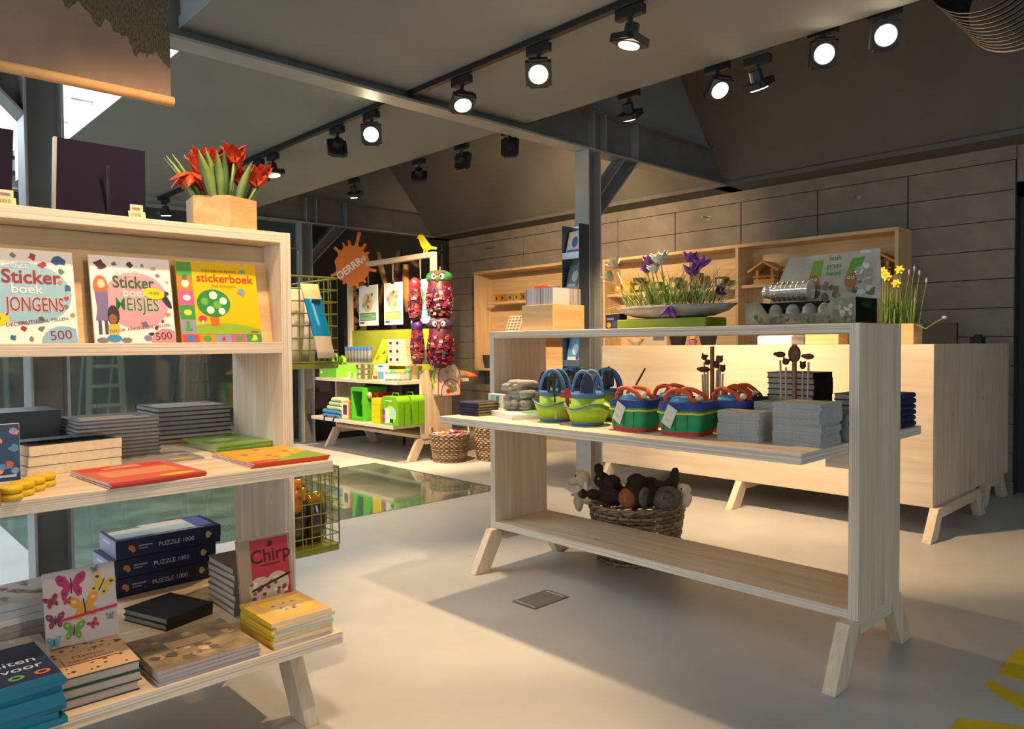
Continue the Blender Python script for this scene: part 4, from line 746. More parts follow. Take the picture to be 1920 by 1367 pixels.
# knitted gloves in a heap
GLM = M((.42, .40, .375), .95, var=.18, vs=120, bump=.7, bs=260)
gl = MB()
gl.tube([(-.10, 0, .011), (-.055, 0, .012), (0, 0, .013), (.02, 0, .012)], [.034, .036, .042, .040], GLM, 12, flat=.33)
for k, (y, L_) in enumerate([(-.033, .055), (-.011, .068), (.012, .064), (.034, .048)]):
    gl.tube([(.0, y, .012), (.04, y*1.12, .015), (.02+L_*.75, y*1.18, .013), (.02+L_, y*1.2, .010)], [.0125, .0125, .0118, .006], GLM, 8)
gl.tube([(-.045, .03, .012), (-.01, .056, .013), (.022, .066, .011), (.03, .068, .01)], [.013, .013, .0115, .006], GLM, 8)
GLME = gl.mesh('glove_body', smooth=True); CUF = MB().tube([(-.135, 0, .011), (-.098, 0, .011)], [.036, .034], M((.06, .06, .06), .9), 12, flat=.34).mesh('cuff', smooth=True)
rg = random.Random(5)
for k in range(9):
    t = thing('work_glove', ORD[8-k]+' grey knitted glove in the heap on the white books', 'glove', (2.60+rg.uniform(-.012, .012), 2.655+rg.uniform(-.02, .02), SM+.026+k*.0155), PI*.80+rg.uniform(-.25, .25), 'grey knitted gloves', world=False)
    share('glove_body', GLME, t); share('cuff', CUF, t)
# lime bucket bags
LIME = M((.36, .56, .03), .6, var=.12, vs=20); BLUE = M((.09, .19, .42), .65, var=.1, vs=30); DGRN = M((.01, .045, .03), .45); NVT = M((.012, .016, .04), .4); REDT = M((.45, .03, .03), .4); WDH = M((.62, .45, .25), .5)
def ringband(mb, z0, z1, r0, r1, mat, n=24, th=.003, wav=0, nw=3, ph=0):
    v = []; fs = []
    for k in range(n):
        a = 2*PI*k/n; dz = wav*math.cos(nw*a+ph)
        for (r_, z) in ((r0, z0), (r1, z1+dz), (r1-th, z1+dz), (r0-th, z0)): v.append((r_*math.cos(a), r_*math.sin(a), z))
    for k in range(n):
        q = (k+1) % n
        for j in range(4): fs.append((4*k+j, 4*q+j, 4*q+(j+1) % 4, 4*k+(j+1) % 4))
    mb.add(v, fs, mat)
def bucket(x, y, rz, label):
    t = thing('bucket_bag', label, 'bag', (x, y, SM), rz, 'lime garden bucket bags', world=False)
    MB().lathe([(.070, .0), (.072, .018)], BLUE, 24).build('base_band', t, smooth=True)
    m_ = MB(); ringband(m_, .018, .118, .071, .073, LIME); m_.build('body', t, smooth=True)
    m_ = MB(); ringband(m_, .118, .143, .0735, .0735, BLUE); m_.build('rim_band', t, smooth=True)
    m_ = MB(); ringband(m_, .014, .086, .074, .102, LIME, 36, .002, .011, 3); m_.build('pocket_skirt', t, smooth=True)
    m_ = MB(); v = 36; m_.tube([(.1025*math.cos(2*PI*k/v), .1025*math.sin(2*PI*k/v), .086+.011*math.cos(3*2*PI*k/v)) for k in range(v+1)], .0035, BLUE, 5); m_.build('pocket_trim', t, smooth=True)
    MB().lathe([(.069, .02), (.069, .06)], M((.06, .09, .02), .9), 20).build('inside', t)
    for s_ in (-1, 1): MB().tube([(s_*.03, -.062*math.cos(a), .13+.105*math.sin(a)) for a in [PI*k/12 for k in range(13)]], .0085, BLUE, 6, flat=.6).build('handle', t, smooth=True)
    return t
bucket(2.50, 2.335, .3, 'lime and blue bucket bag next to the grey gloves'); bucket(2.478, 2.12, .0, 'lime and blue bucket bag next to the green tote bags'); bucket(2.70, 2.42, .5, 'lime bucket bag in the second row behind the gloves'); bucket(2.70, 2.19, .9, 'lime bucket bag in the second row before the steel column')
def trowel(x, y, tilt, yaw, label, col, lift=.10):
    t = thing('hand_trowel', label, 'garden tool', (x, y, SM+lift), yaw, 'garden hand tools in the bags', world=False); c, s_ = math.cos(tilt), math.sin(tilt)
    def T(u, w, z): return (u*c+z*s_, w, z*c-u*s_)
    MB().tube([T(0, 0, -.07), T(0, 0, -.02)], .011, WDH, 8).build('handle', t); MB().tube([T(0, 0, -.02), T(0, 0, .03)], .004, STEELL, 6).build('shank', t)
    pr = [(-.012, .02), (-.026, .045), (-.028, .085), (-.015, .118), (0, .13), (.015, .118), (.028, .085), (.026, .045), (.012, .02)]
    m_ = MB(); n = len(pr); m_.add([T(-.004-.012*abs(a)/.028*0, a, z) for a, z in pr]+[T(.002, a*.8, z) for a, z in pr], [tuple(range(n))[::-1], tuple(range(n, 2*n))]+[(i, (i+1) % n, n+(i+1) % n, n+i) for i in range(n)], col); m_.build('blade', t)
def fork(x, y, tilt, yaw, label, col, lift=.10):
    t = thing('hand_fork', label, 'garden tool', (x, y, SM+lift), yaw, 'garden hand tools in the bags', world=False); c, s_ = math.cos(tilt), math.sin(tilt)
    def T(u, w, z): return (u*c+z*s_, w, z*c-u*s_)
    MB().tube([T(0, 0, -.07), T(0, 0, -.0)], .011, WDH, 8).build('handle', t); MB().tube([T(0, 0, -.0), T(0, 0, .05)], .004, col, 6).build('shank', t); MB().bx(*(0, 0, 0, 0, 0, 0), col)
    MB().tube([T(0, -.03, .05), T(0, .03, .05)], .006, col, 6).build('fork_bar', t)
    for w in (-.028, 0, .028): MB().tube([T(0, w, .05), T(.004, w, .09), T(-.004, w, .125)], [.0075, .007, .003], col, 6).build('tine', t)
fork(2.44, 2.28, -.15, .2, 'dark green hand fork standing in the bucket bag by the gloves', DGRN, .09); trowel(2.49, 2.39, -.1, .4, 'navy trowel standing in the bucket bag by the gloves', NVT, .10); trowel(2.53, 2.33, .1, -.5, 'dark green trowel behind the fork in the bucket bag', DGRN, .11)
trowel(2.44, 2.085, -.1, .5, 'navy trowel in the bucket bag next to the totes', NVT, .10); t = thing('red_rake', 'small red rake head between the two front bucket bags', 'garden tool', (2.45, 2.215, SM+.03)); MB().tube([(2.45, 2.215, SM+.03), (2.45, 2.215, SM+.12)], .009, REDT, 7).build('handle', t); MB().bx(2.44, 2.46, 2.17, 2.25, SM+.115, SM+.128, REDT).build('rake_bar', t); MB().prism([(2.20, SM+.128), (2.225, SM+.128), (2.22, SM+.155), (2.205, SM+.155)], 0, 2.442, 2.458, REDT).build('rake_tooth', t)
fork(2.69, 2.42, .1, .9, 'dark green hand fork in the left second-row bag', DGRN, .11); trowel(2.70, 2.37, .1, .3, 'navy trowel in the left second-row bag', NVT, .11); fork(2.67, 2.17, -.1, .5, 'dark green hand fork in the right second-row bag', DGRN, .11); trowel(2.72, 2.21, .2, .2, 'navy trowel in the right second-row bag', NVT, .12)
trowel(2.66, 2.02, .5, -.9, 'navy trowel lying aslant behind the first tote bag', NVT, .13); fork(2.60, 2.27, -.1, .2, 'dark green hand fork between the rear and front bags', DGRN, .12)
# green tote bags
TGR = M((.02, .28, .11), .65, var=.15, vs=25, bump=.15, bs=40); TRED = M((.55, .045, .025), .6, var=.1); TYEL = M((.72, .56, .03), .6); TNAV = M((.025, .05, .22), .7, var=.2, vs=30); ROPE = M((.72, .09, .02), .6, var=.1); TBLU = M((.12, .36, .66), .6)
def tote(x0, x1, y0, y1, label, hang=True, seed=0):
    xc, yc = (x0+x1)/2, (y0+y1)/2; a, b_ = (x1-x0)/2, (y1-y0)/2; rr = random.Random(seed)
    t = thing('tote_bag', label, 'bag', (xc, yc, SM), rr.uniform(-.06, .06), 'green children garden tote bags', world=False)
    def band(z0, z1, k0, k1, mat, nm, e=0):
        n = 24; m_ = MB(); v = []
        for (k, z) in ((k0, z0), (k1, z1)):
            for i in range(n):
                q = 2*PI*i/n; cx, sy = math.cos(q), math.sin(q); ex = math.copysign(abs(cx)**.42, cx); ey = math.copysign(abs(sy)**.42, sy); v.append(((a*k+e)*ex, (b_*k+e)*ey, z+(.002*math.sin(5*q+seed) if nm != 'base_band' else 0)))
        m_.add(v, [(i, (i+1) % n, n+(i+1) % n, n+i) for i in range(n)]+[tuple(range(n))[::-1], tuple(range(n, 2*n))], mat); return m_.build(nm, t, smooth=False)
    band(0, .017, .98, 1.0, TRED, 'base_band'); band(.017, .098, 1.0, 1.12, TGR, 'body'); band(.084, .091, 1.125, 1.13, TYEL, 'yellow_trim', .002); band(.098, .128, 1.12, 1.06, TNAV, 'rim_band')
    for q in (-.5, .0, .5): MB().bx(-a*1.13-.0015, -a*1.10, q*b_*1.2-.001, q*b_*1.2+.001, .02, .084, M((.012, .16, .07), .7)).build('pocket_seam', t)
    for s_ in (-1, 1): MB().tube([(s_*a*.55+rr.uniform(-.01, .01), -b_*.75*math.cos(q)+.02*math.sin(q), .122+.052*math.sin(q)) for q in [PI*k/12 for k in range(13)]], .0088, ROPE, 7).build('rope_handle', t, smooth=True)
    MB().ell((-.01, .01, .13), (a*.7, b_*.6, .02), TBLU, 10, 6).build('glove_inside', t, smooth=True)
    MB().tube([(a*.1, -b_*.35, .12), (-a*.5, -b_*.85, .147), (-a*.7, -b_*1.0, .150)], [.012, .013, .008], M((.72, .58, .38), .45), 8).build('tool_handle', t, smooth=True)
    if hang:
        c = Vector((-a*1.2, b_*.25, .075)); m_ = MB(); m_.obox(c, (0, .020, .012), (.001, 0, 0), (-.004, -.018, .036), M('cfcdc6', .35)); m_.build('hang_tag', t)
        p = Print(c+Vector((-.0016, 0, 0)), (0, -.86, -.5), (0, -.45, .89)); p.rect(-.016, -.03, .016, .03, 'd9d6d0').rect(-.012, .0, .012, .02, 'e9c9a8').rect(-.012, -.022, .012, -.008, 'b9c4a8'); p.build(t, 'tag_print')
        MB().tube([c+Vector((0, -.015, .033)), (-a*1.1, -.005, .115)], .0006, BLACK, 4).build('tag_string', t)
    return t
tote(2.39, 2.52, 1.76, 1.93, 'green and navy tote bag with a hang tag next to the bucket bags', True, 1); tote(2.40, 2.56, 1.53, 1.70, 'green and navy tote bag with a hang tag in the middle of the shelf', True, 2); tote(2.59, 2.72, 1.44, 1.60, 'green tote bag half hidden behind the low grey book pile', False, 3)
tote(2.60, 2.74, 1.72, 1.89, 'green tote bag in the rear row behind the first tote', False, 4); tote(2.79, 2.92, 1.50, 1.66, 'green tote bag in the rear row nearest the carved pencils', False, 5)
# grey booklets
GBK = M((.37, .36, .345), .7, var=.08, vs=40); GBP = M((.34, .335, .325), .85, var=.12, vs=90)
def stick(o, w, d, h, seed):
    r_ = random.Random(seed); p = topprint(o, w, d, h, True); p.rect(-w/2+.003, -d/2+.003, w/2-.003, d/2-.003, '8f9a8a')
    for k in range(9): p.blob(r_.uniform(-w*.36, w*.36), r_.uniform(-d*.38, d*.38), .018, ['a86a45', '7f93a8', 'b5a25a', '6f7f5a'][k % 4], 8, k)
    p.ell(w*.2, d*.15, .014, .03, 'd8c020', 16); p.build(o)
for nm, c, w, d, h, n, sd in [('in the low front grey pile', (2.482, 1.372), .10, .165, .0118, 9, 31), ('in the tall front grey pile', (2.545, 1.168), .17, .17, .0112, 13, 32), ('in the grey pile behind the tall one', (2.74, 1.135), .14, .12, .0118, 8, 33), ('in the grey pile beside the carved pencils', (2.70, 1.33), .14, .17, .0118, 11, 34)]:
    s_ = stack('grey_booklet', 'grey nature booklet '+nm, (*c, SM), PI, w, d, h, n, GBK, GBP, 'grey nature booklets '+nm, hard=False, seed=sd, jit=.003, jr=.05); stick(s_[-1], w, d, h, sd)
stack('hardcover_book', 'black-spined hardcover in the tall pile behind the pencils', (2.985, 1.40, SM), PI/2, .20, .17, .0232, 10, M('2a2220', .35), M('a89f95', .8), 'black-spined hardcovers', seed=35, jit=.002, jr=.02)
stack('hardcover_book', 'small hardcover in the pile beside the table end panel', (2.93, 1.14, SM), PI/2, .13, .15, .0225, 7, M('2f2724', .35), M('9a938a', .8), 'small hardcovers by the end panel', seed=36, jit=.002, jr=.02)
# carved pencil stands
CV = [M((.10, .032, .018), .55), M((.17, .07, .03), .55), M((.13, .02, .015), .55)]; PEN = M((.62, .44, .30), .5)
def pencils(x, y, ztop, spots, label, lab2):
    t = thing('pencil_stand', label, 'pencil stand', (x, y, SM), 0); z = SM
    MB().bx(x-.03, x+.03, y-.05, y+.05, z, z+.03, WDH).build('base_block', t, bevel=.002); MB().bx(x-.006, x+.006, y-.007, y+.007, z+.03, ztop, M((.33, .15, .07), .5)).build('upright_board', t); MB().bx(x-.03, x+.03, y-.05, y+.05, z+.10, z+.108, WDH).build('pencil_tray', t)
    for k, (dy, zt, kind) in enumerate(spots):
        xx = x+(-.02, .018)[k % 2]; o = thing('carved_pencil', '%s carved animal pencil in the %s' % (['first', 'second', 'third', 'fourth', 'fifth', 'sixth', 'seventh', 'eighth'][k], lab2), 'pencil', (xx, y+dy, z+.032), 0, 'carved animal pencils in the '+lab2); yy = y+dy*1.15
        MB().tube([(xx, y+dy, z+.032), (xx, yy, zt-.022)], .0042, PEN, 7).build('pencil_shaft', o); m_ = MB(); c = CV[k % 3]
        if kind == 0: m_.ell((xx, yy, zt), (.009, .015, .013), c, 8, 6); m_.ell((xx, yy+.008, zt+.013), (.004, .004, .008), c, 6, 4); m_.ell((xx, yy-.012, zt+.006), (.006, .009, .006), c, 6, 4)
        elif kind == 1: m_.ell((xx, yy, zt), (.011, .022, .012), c, 9, 6); m_.ell((xx, yy+.018, zt+.002), (.007, .012, .008), c, 6, 4)
        else: m_.ell((xx, yy, zt), (.011, .013, .015), c, 8, 6); m_.ell((xx, yy-.008, zt+.012), (.004, .005, .006), c, 6, 4); m_.ell((xx, yy+.008, zt+.012), (.004, .005, .006), c, 6, 4)
        m_.build('carved_head', o, smooth=True)
pencils(2.86, 1.735, 1.18, [(-.055, 1.085, 2), (.052, 1.078, 1), (-.03, 1.10, 2), (.03, 1.11, 0), (-.045, 1.125, 2), (.044, 1.132, 0), (.018, 1.08, 1), (-.018, 1.12, 0)], 'wooden stand of dark carved animal pencils behind the tote bags', 'stand behind the totes')
pencils(2.80, 1.335, 1.188, [(.042, 1.148, 1), (-.042, 1.14, 1), (.022, 1.12, 0), (-.022, 1.105, 2)], 'wooden stand of carved animal pencils before the hardcovers', 'stand before the hardcovers')
MB().ell((2.80, 1.335, 1.15), (.012, .026, .035), CV[1], 12, 8).build('carved_owl', bpy.data.objects['pencil_stand.001'], smooth=True)

# ---------------------------------------------------------------- on top of the table
PW = [wood('box_wood_'+a, i, (.55, .36, .15), (.72, .50, .25), knots=False) for i, a in enumerate('xyz')]
t = thing('card_box', 'plain wooden box packed with thin booklets on the table top', 'box', (2.82, 2.645, TZT)); z = TZT
for a in [(2.70, 2.71, 2.535, 2.755), (2.93, 2.94, 2.535, 2.755), (2.71, 2.93, 2.535, 2.545), (2.71, 2.93, 2.745, 2.755)]: MB().bx(*a, z, z+.132, PW[1] if a[1]-a[0] < .02 else PW[0]).build('side_board', t, bevel=.001)
MB().bx(2.71, 2.93, 2.545, 2.745, z, z+.01, PW[0]).build('base_board', t)
rc = random.Random(4); cm = [M(c, .4) for c in ('c9c6c6', 'b4b3bd', 'cfc2c0', '9fa6ae', 'd6d0cb', 'a89aa2', '5a6068', 'bcb0aa')]
ame = [MB().bx(0, .125, 0, .0036, 0, .205, c).mesh('booklet') for c in cm]
def leaf_(x, y, rot, k, row):
    o = bpy.data.objects.new('thin_booklet', ame[k]); COL.objects.link(o); o.location = (x, y, TZT+.011); o.rotation_euler = (0, 0, rot); o['label'] = 'thin booklet standing in the %s of the wooden box' % row; o['category'] = 'booklet'; o['group'] = 'booklets in the %s of the wooden box' % row
for k in range(46): leaf_(2.714, 2.5475+k*.0042, rc.uniform(-.004, .004), 6 if k in (20, 44) else rc.choice([0, 0, 1, 2, 3, 4, 5, 7]), 'front row')
for k in range(17): leaf_(2.852+k*.0042, 2.551, PI/2-.0, 6 if k % 3 == 2 and k > 8 else rc.choice([1, 3, 5, 4]), 'side row') if 0 else None
for k in range(18): 
    o = bpy.data.objects.new('thin_booklet', ame[6 if k in (4, 12, 14, 16) else rc.choice([0, 1, 2, 3, 5])]); COL.objects.link(o); o.location = (2.851+k*.0042, 2.548, TZT+.011); o.rotation_euler = (0, 0, PI/2); o['label'] = 'thin booklet in the right row of the wooden box'; o['category'] = 'booklet'; o['group'] = 'booklets in the right row of the wooden box'
    o.location.x += .0036
t = thing('bead_box', 'small red and silver packet lying on the booklets', 'packet', (2.80, 2.66, TZT+.217)); MB().bx(2.76, 2.80, 2.66, 2.72, TZT+.217, TZT+.235, M('b5452a', .3)).build('red_end', t, bevel=.002); MB().bx(2.80, 2.83, 2.60, 2.70, TZT+.217, TZT+.233, M('8a8a84', .2, .5)).build('silver_pack', t, bevel=.002)
t, p = thing('patterned_card', 'small cream card with brown leaf pattern left of the wooden box', 'card', (2.74, 2.83, TZT)), None
MB().hexa([(2.715, 2.79, z), (2.722, 2.79, z), (2.722, 2.90, z), (2.715, 2.90, z), (2.75, 2.79, z+.085), (2.757, 2.79, z+.085), (2.757, 2.90, z+.085), (2.75, 2.90, z+.085)], M('d9b48a', .5)).build('card', t); p = Print((2.715, 2.90, z), (0, -1, 0), (.035, 0, .085))
for k in range(4):
    for j in range(5): p.ell(.012+k*.026, .012+j*.017, .009, .004, '5a3826', 8, .4)
p.build(t, 'card_print')
# planted bowl
t = thing('green_box', 'flat lime green wooden box under the planted bowl', 'box', (2.84, 1.94, TZT)); GBX = M((.26, .36, .02), .55, var=.1, vs=10); MB().bx(2.75, 2.92, 1.70, 2.17, z, z+.042, GBX).build('crate', t, bevel=.002); MB().bx(2.755, 2.915, 1.705, 2.165, z+.042, z+.0435, M((.16, .23, .015), .6)).build('lid_panel', t)
t = thing('purple_tin', 'small dark purple box with an orange dot beside the green box', 'box', (2.84, 2.235, TZT)); MB().bx(2.80, 2.86, 2.195, 2.28, z, z+.075, M('2a2440', .4)).build('carton', t, bevel=.002); p = Print((2.80, 2.28, z), (0, -1, 0), (0, 0, 1)); p.ell(.02, .022, .013, .013, 'e8a020', 14).rect(.008, .045, .05, .055, '8a84a8').rect(.04, .01, .075, .04, '4a4a60'); p.build(t, 'box_print')
BZ = TZT+.0436
t = thing('crocus_bowl', 'oval grey zinc bowl planted with purple and white crocuses', 'planted bowl', (2.835, 1.915, BZ), world=False, rz=0); ZN = M((.30, .28, .25), .6, .2, var=.25, vs=14)
MB().lathe([(.12, 0), (.20, .008), (.27, .028), (.31, .056), (.302, .056), (.262, .032), (.2, .016)], ZN, 36, (0, 0, 0), .42, 1.0).build('bowl', t, smooth=True); MB().lathe([(.0, .04), (.15, .052), (.27, .046), (.29, .04)], SOIL, 30, (0, 0, .002), .42, 1.0).build('moss_soil', t)
GRS = [M((.22, .34, .04), .5), M((.10, .22, .03), .5), M((.42, .44, .14), .5), M((.52, .46, .20), .55)]; PUR = M((.20, .035, .33), .5, var=.25, vs=40); PURL = M((.34, .12, .48), .5, var=.2, vs=40); CRM = M((.80, .68, .48), .55, var=.08, vs=40); WHT = M((.86, .84, .72), .5)
rp = random.Random(8); gr = MB()
for k in range(250):
    a = rp.uniform(0, 2*PI); q = math.sqrt(rp.random())*.25; y = q*math.sin(a); x = q*math.cos(a)*.38
    gr.blade((x, y, .045), (x*2+rp.uniform(-.25, .25), y*1.1+rp.uniform(-.25, .25), .6), rp.uniform(.08, .22), .0028, GRS[rp.choice([0, 0, 1, 1, 2, 3])], bend=rp.uniform(.1, 1.3), n=5, th=.001)
for k in range(34):
    a = rp.uniform(0, 2*PI); y = .26*math.sin(a); x = .10*math.cos(a); gr.blade((x, y, .047), (x*4, y*2+rp.uniform(-.3, .3), .25), rp.uniform(.05, .12), .0026, GRS[rp.choice([2, 3, 3])], bend=1.6, n=5, th=.001)
gr.build('grass_leaves', t, kind='stuff')
def crocus(p, d, mat, s_=1.0, stem=True, base=None, mat2=None):
    f = MB(); p = Vector(p); d = Vector(d).normalized()
    if stem: b0 = Vector(base); f.tube([b0, (b0+p)/2+Vector((0, 0, .01)), p], .0028, CRM if mat is CRM else GRS[2], 6)
    f.ell(p, (.004, .004, .005), GRS[2], 6, 4); fo = f.build('crocus_flower', t, smooth=True)
    a1 = d.cross(Vector((1, 0, 0))).normalized(); a2 = d.cross(a1)
    for k in range(6):
        f = MB(); q = 2*PI*k/6; f.blade(p, d+(a1*math.cos(q)+a2*math.sin(q))*(.7 if k % 2 else 1.0), (.055*s_), .017*s_, mat if k % 2 or not mat2 else mat2, bend=.0, n=4, fold=-.5, side=(d.cross(a1*math.cos(q)+a2*math.sin(q)))); f.build('petal', fo, smooth=True)
for (y, zz), mt, s_, d in [((2.227, 1.575), CRM, 1.25, (0, .4, .8)), ((2.25, 1.52), CRM, 1.05, (0, .7, .6)), ((1.964, 1.572), WHT, 1.35, (-.2, .1, .9)), ((1.985, 1.535), WHT, 1.0, (-.2, .2, .8)), ((2.02, 1.575), PUR, 1.0, (0, .2, 1)), ((2.05, 1.54), PURL, 1.0, (0, .3, .9)), ((1.795, 1.565), PUR, 1.05, (0, -.1, 1)), ((1.76, 1.54), PURL, 1.15, (0, -.3, .8)), ((1.795, 1.508), PUR, 1.3, (-.3, -.1, .8)), ((1.682, 1.435), M((.06, .02, .12), .5), .8, (0, -.9, .1))]:
    yy = y-1.915; zl = zz-BZ-.02; crocus((-.03+rp.uniform(-.03, .03), yy, zl), d, mt, s_, True, (0, yy*.75, .045), PURL if mt is PUR else None)
crocus((-.135, -.066, .048), (-.1, 0, -1), PURL, 1.1, True, (-.06, -.06, .06), PUR)
for k in range(7): y = rp.uniform(-.2, .2); MB().blade((rp.uniform(-.05, .0), y, .046), (0, y*.4, 1), rp.uniform(.07, .11), .005, CRM, bend=.1, n=4).build('crocus_bud', t)
# grass-head display
t = thing('grass_head_display', 'printed carton display of grass head toys with a tilted back card', 'display box', (2.80, 1.28, TZT)); BX = M('7a7a62', .5, var=.5, vs=14); DGC = M('141c14', .35)
y0, y1, x0, x1 = 1.075, 1.505, 2.73, 2.93
MB().bx(x0, x1, y0, y1, z, z+.004, DGC).build('tray_floor', t); MB().prism([(y0, z), (y1, z), (y1, z+.092), (1.45, z+.095), (1.41, z+.042), (1.20, z+.042), (1.16, z+.09), (y0, z+.095)], 0, x0, x0+.004, BX).build('tray_front', t)
for y in (y0, y1-.004): MB().bx(x0+.004, x1, y, y+.004, z, z+.095, DGC).build('tray_side', t)
MB().bx(x1-.004, x1, y0+.004, y1-.004, z, z+.1, DGC).build('tray_back', t)
MB().hexa([(2.90, 1.05, z+.095), (2.904, 1.05, z+.095), (2.904, 1.49, z+.095), (2.90, 1.49, z+.095), (2.93, 1.065, z+.285), (2.934, 1.065, z+.285), (2.934, 1.42, z+.275), (2.93, 1.42, z+.275)], M('a89e90', .45, var=.25, vs=9)).build('back_card', t)
p = Print((2.90, 1.49, z+.095), (0, -1, 0), (.03, 0, .19))
for k in range(40): p.blob(rp.uniform(.02, .41), rp.uniform(.004, .06), rp.uniform(.008, .02), ['5f5f45', '7a5f4f', '4f5a38', '6a4a44', '8a8068'][k % 5], 8, k)
p.poly([(.16, .095), (.205, .10), (.215, .165), (.175, .16)], '6f8f2a').poly([(.305, .095), (.345, .1), (.375, .165), (.325, .16)], '4f8a2a').ell(.18, .075, .024, .03, '8a6038', 14).ell(.325, .075, .024, .03, '8a6038', 14)
for a in (.18, .325): p.ell(a-.008, .086, .006, .006, 'd6cfc0', 8).ell(a+.008, .086, .006, .006, 'd6cfc0', 8).ell(a-.008, .086, .003, .003, '14120f', 8).ell(a+.008, .086, .003, .003, '14120f', 8)
p.text('leuk', .262, .168, .030, '3f8a1f', .003).text('grass', .258, .138, .030, '3f8a1f', .003).text('head', .258, .108, .030, '3f8a1f', .003)
for k in range(14): p.blob(rp.uniform(.34, .42), rp.uniform(.02, .13), .017, ['bcb6ad', '9a958c', '8f8a80', 'cfc9bf'][k % 4], 9, k+70)
p.rect(.355, .175, .395, .188, 'b9bcc0'); p.build(t, 'card_print')
p = Print((x0, y1, z), (0, -1, 0), (0, 0, 1))
for k in range(46): p.blob(rp.uniform(.012, .41), rp.uniform(.008, .034), rp.uniform(.006, .012), ['5f5f45', '7a6a5f', '4f5a38', '6a4a44', '8a8068', '74685f'][k % 6], 8, k)
for k in range(8): p.blob(rp.uniform(.35, .415), rp.uniform(.02, .08), .012, ['bcb6ad', 'a8a298', '8f8a80'][k % 3], 9, k+9)
p.build(t, 'tray_print'); p = Print((x0+.004, y0, z), (1, 0, 0), (0, 0, 1)); p.text('GRASS', .10, .07, .03, '2f5a26', .01); p.build(t, 'side_print')
DOME = M((.85, .83, .78), .08, 0, .8, trans=.7, name='clear_dome')
for k, y in enumerate((1.40, 1.33, 1.265, 1.205)):
    o = thing('grass_toy', ['leftmost', 'second', 'third', 'rightmost'][k]+' grass head toy under a clear dome in the printed tray', 'grass head', (2.775, y, z+.004), 0, 'grass heads under domes'); MB().lathe([(.026, 0), (.029, .04), (.024, .062), (.012, .075), (.0, .078)], DOME, 16, (2.775, y, z+.004)).build('dome', o, smooth=True); MB().ell((2.775, y, z+.032), (.018, .018, .026), M('6b5238', .9, var=.2), 10, 7).build('sawdust_head', o, smooth=True)
    for k2 in range(5): MB().blade((2.775, y, z+.05), (rp.uniform(-.3, .3), rp.uniform(-.3, .3), 1), .024, .003, GRS[1], .2, 3).build('grass_tuft', o)
for k in range(8):
    o = MB().tube([(0, .0, 0), (0, -.036, 0), (0, -.04, 0), (0, -.044, 0)], [.024, .033, .039, .039], DOME, 16, cap=False).build('clear_cup', loc=(2.83, 1.475-k*.021, z+.135), smooth=True, local=True); tag(o, 'clear plastic cup nested in the row lying on the printed tray', 'cup', 'nested clear cups')

# ---------------------------------------------------------------- on and behind the till counter
z = 1.176
def woodbox(x0, x1, y0, y1, z, h, label, nm='wooden_box', th=.012):
    t = thing(nm, label, 'box', ((x0+x1)/2, (y0+y1)/2, z))
    for a, m_ in [((x0, x0+th, y0, y1), PW[1]), ((x1-th, x1, y0, y1), PW[1]), ((x0+th, x1-th, y0, y0+th), PW[0]), ((x0+th, x1-th, y1-th, y1), PW[0])]: MB().bx(*a, z, z+h, m_).build('side_board', t, bevel=.001)
    MB().bx(x0+th, x1-th, y0+th, y1-th, z, z+.01, PW[0]).build('base_board', t); return t
t = woodbox(4.95, 5.11, 1.60, 1.83, 1.176, .128, 'wooden planter box with daffodils on the till counter', 'daffodil_planter'); t['category'] = 'potted daffodils'
MB().bx(4.962, 5.098, 1.612, 1.818, 1.186, 1.285, SOIL).build('soil', t)
DF = M((.85, .52, .01), .45, var=.1); DFO = M((.85, .36, .005), .5); DG = [M((.10, .20, .03), .5), M((.05, .11, .02), .5), M((.16, .24, .05), .5)]
lv = MB()
for k in range(110): lv.blade((rp.uniform(4.97, 5.09), rp.uniform(1.62, 1.81), 1.28), (rp.uniform(-.15, .15), rp.uniform(-.28, .18), 1), rp.uniform(.16, .30), .0032, DG[rp.choice([0, 1, 2])], rp.uniform(.0, .35), 5, th=.001)
lv.build('grass_leaves', t, kind='stuff')
for y, zz in [(1.805, 1.645), (1.775, 1.605), (1.70, 1.645), (1.72, 1.56), (1.79, 1.625)]:
    f = MB(); c = Vector((5.0, y, zz)); f.tube([(5.02, y, 1.28), (5.01, y, zz-.03), c], .003, DG[2], 6); d = Vector((-.9, -.2, .1)).normalized(); a1 = Vector((.2, -.9, 0)).normalized(); a2 = d.cross(a1)
    for k in range(6): q = PI*k/3; f.blade(c, a1*math.cos(q)+a2*math.sin(q)+d*.2, .032, .010, DF, 0, 4, side=d.cross(a1*math.cos(q)+a2*math.sin(q)), fold=.1)
    f.tube([c, c+d*.016], [.008, .012], DFO, 10); f.build('daffodil_flower', t)
for k, (y, L_) in enumerate([(1.66, .34), (1.63, .36), (1.60, .33), (1.56, .28)]):
    f = MB(); f.tube([(5.04, y+.04, 1.28), (5.05, y+.02, 1.28+L_*.6), (5.05, y, 1.28+L_)], .002, DG[2], 5); f.ell((5.05, y, 1.29+L_), (.007, .007, .018), M('8a86a4', .7), 7, 6); f.build('grape_hyacinth', t)
f = MB(); f.tube([(5.0, 1.61, 1.30), (4.98, 1.54, 1.27), (4.97, 1.48, 1.31), (4.97, 1.44, 1.33)], .003, DG[2], 5); f.ell((4.97, 1.435, 1.335), (.01, .016, .01), M('9a96a4', .7), 7, 5); f.build('drooping_flower', t)
woodbox(5.05, 5.2, 2.10, 2.33, 1.176, .075, 'low wooden box on the counter left of the daffodils')
def simple(nm, label, cat, c, parts, group=None, rz=0):
    t = thing(nm, label, cat, c, rz, group, world=False)
    for n_, mb, *k in parts: mb.build(n_, t, *(k or []))
    return t
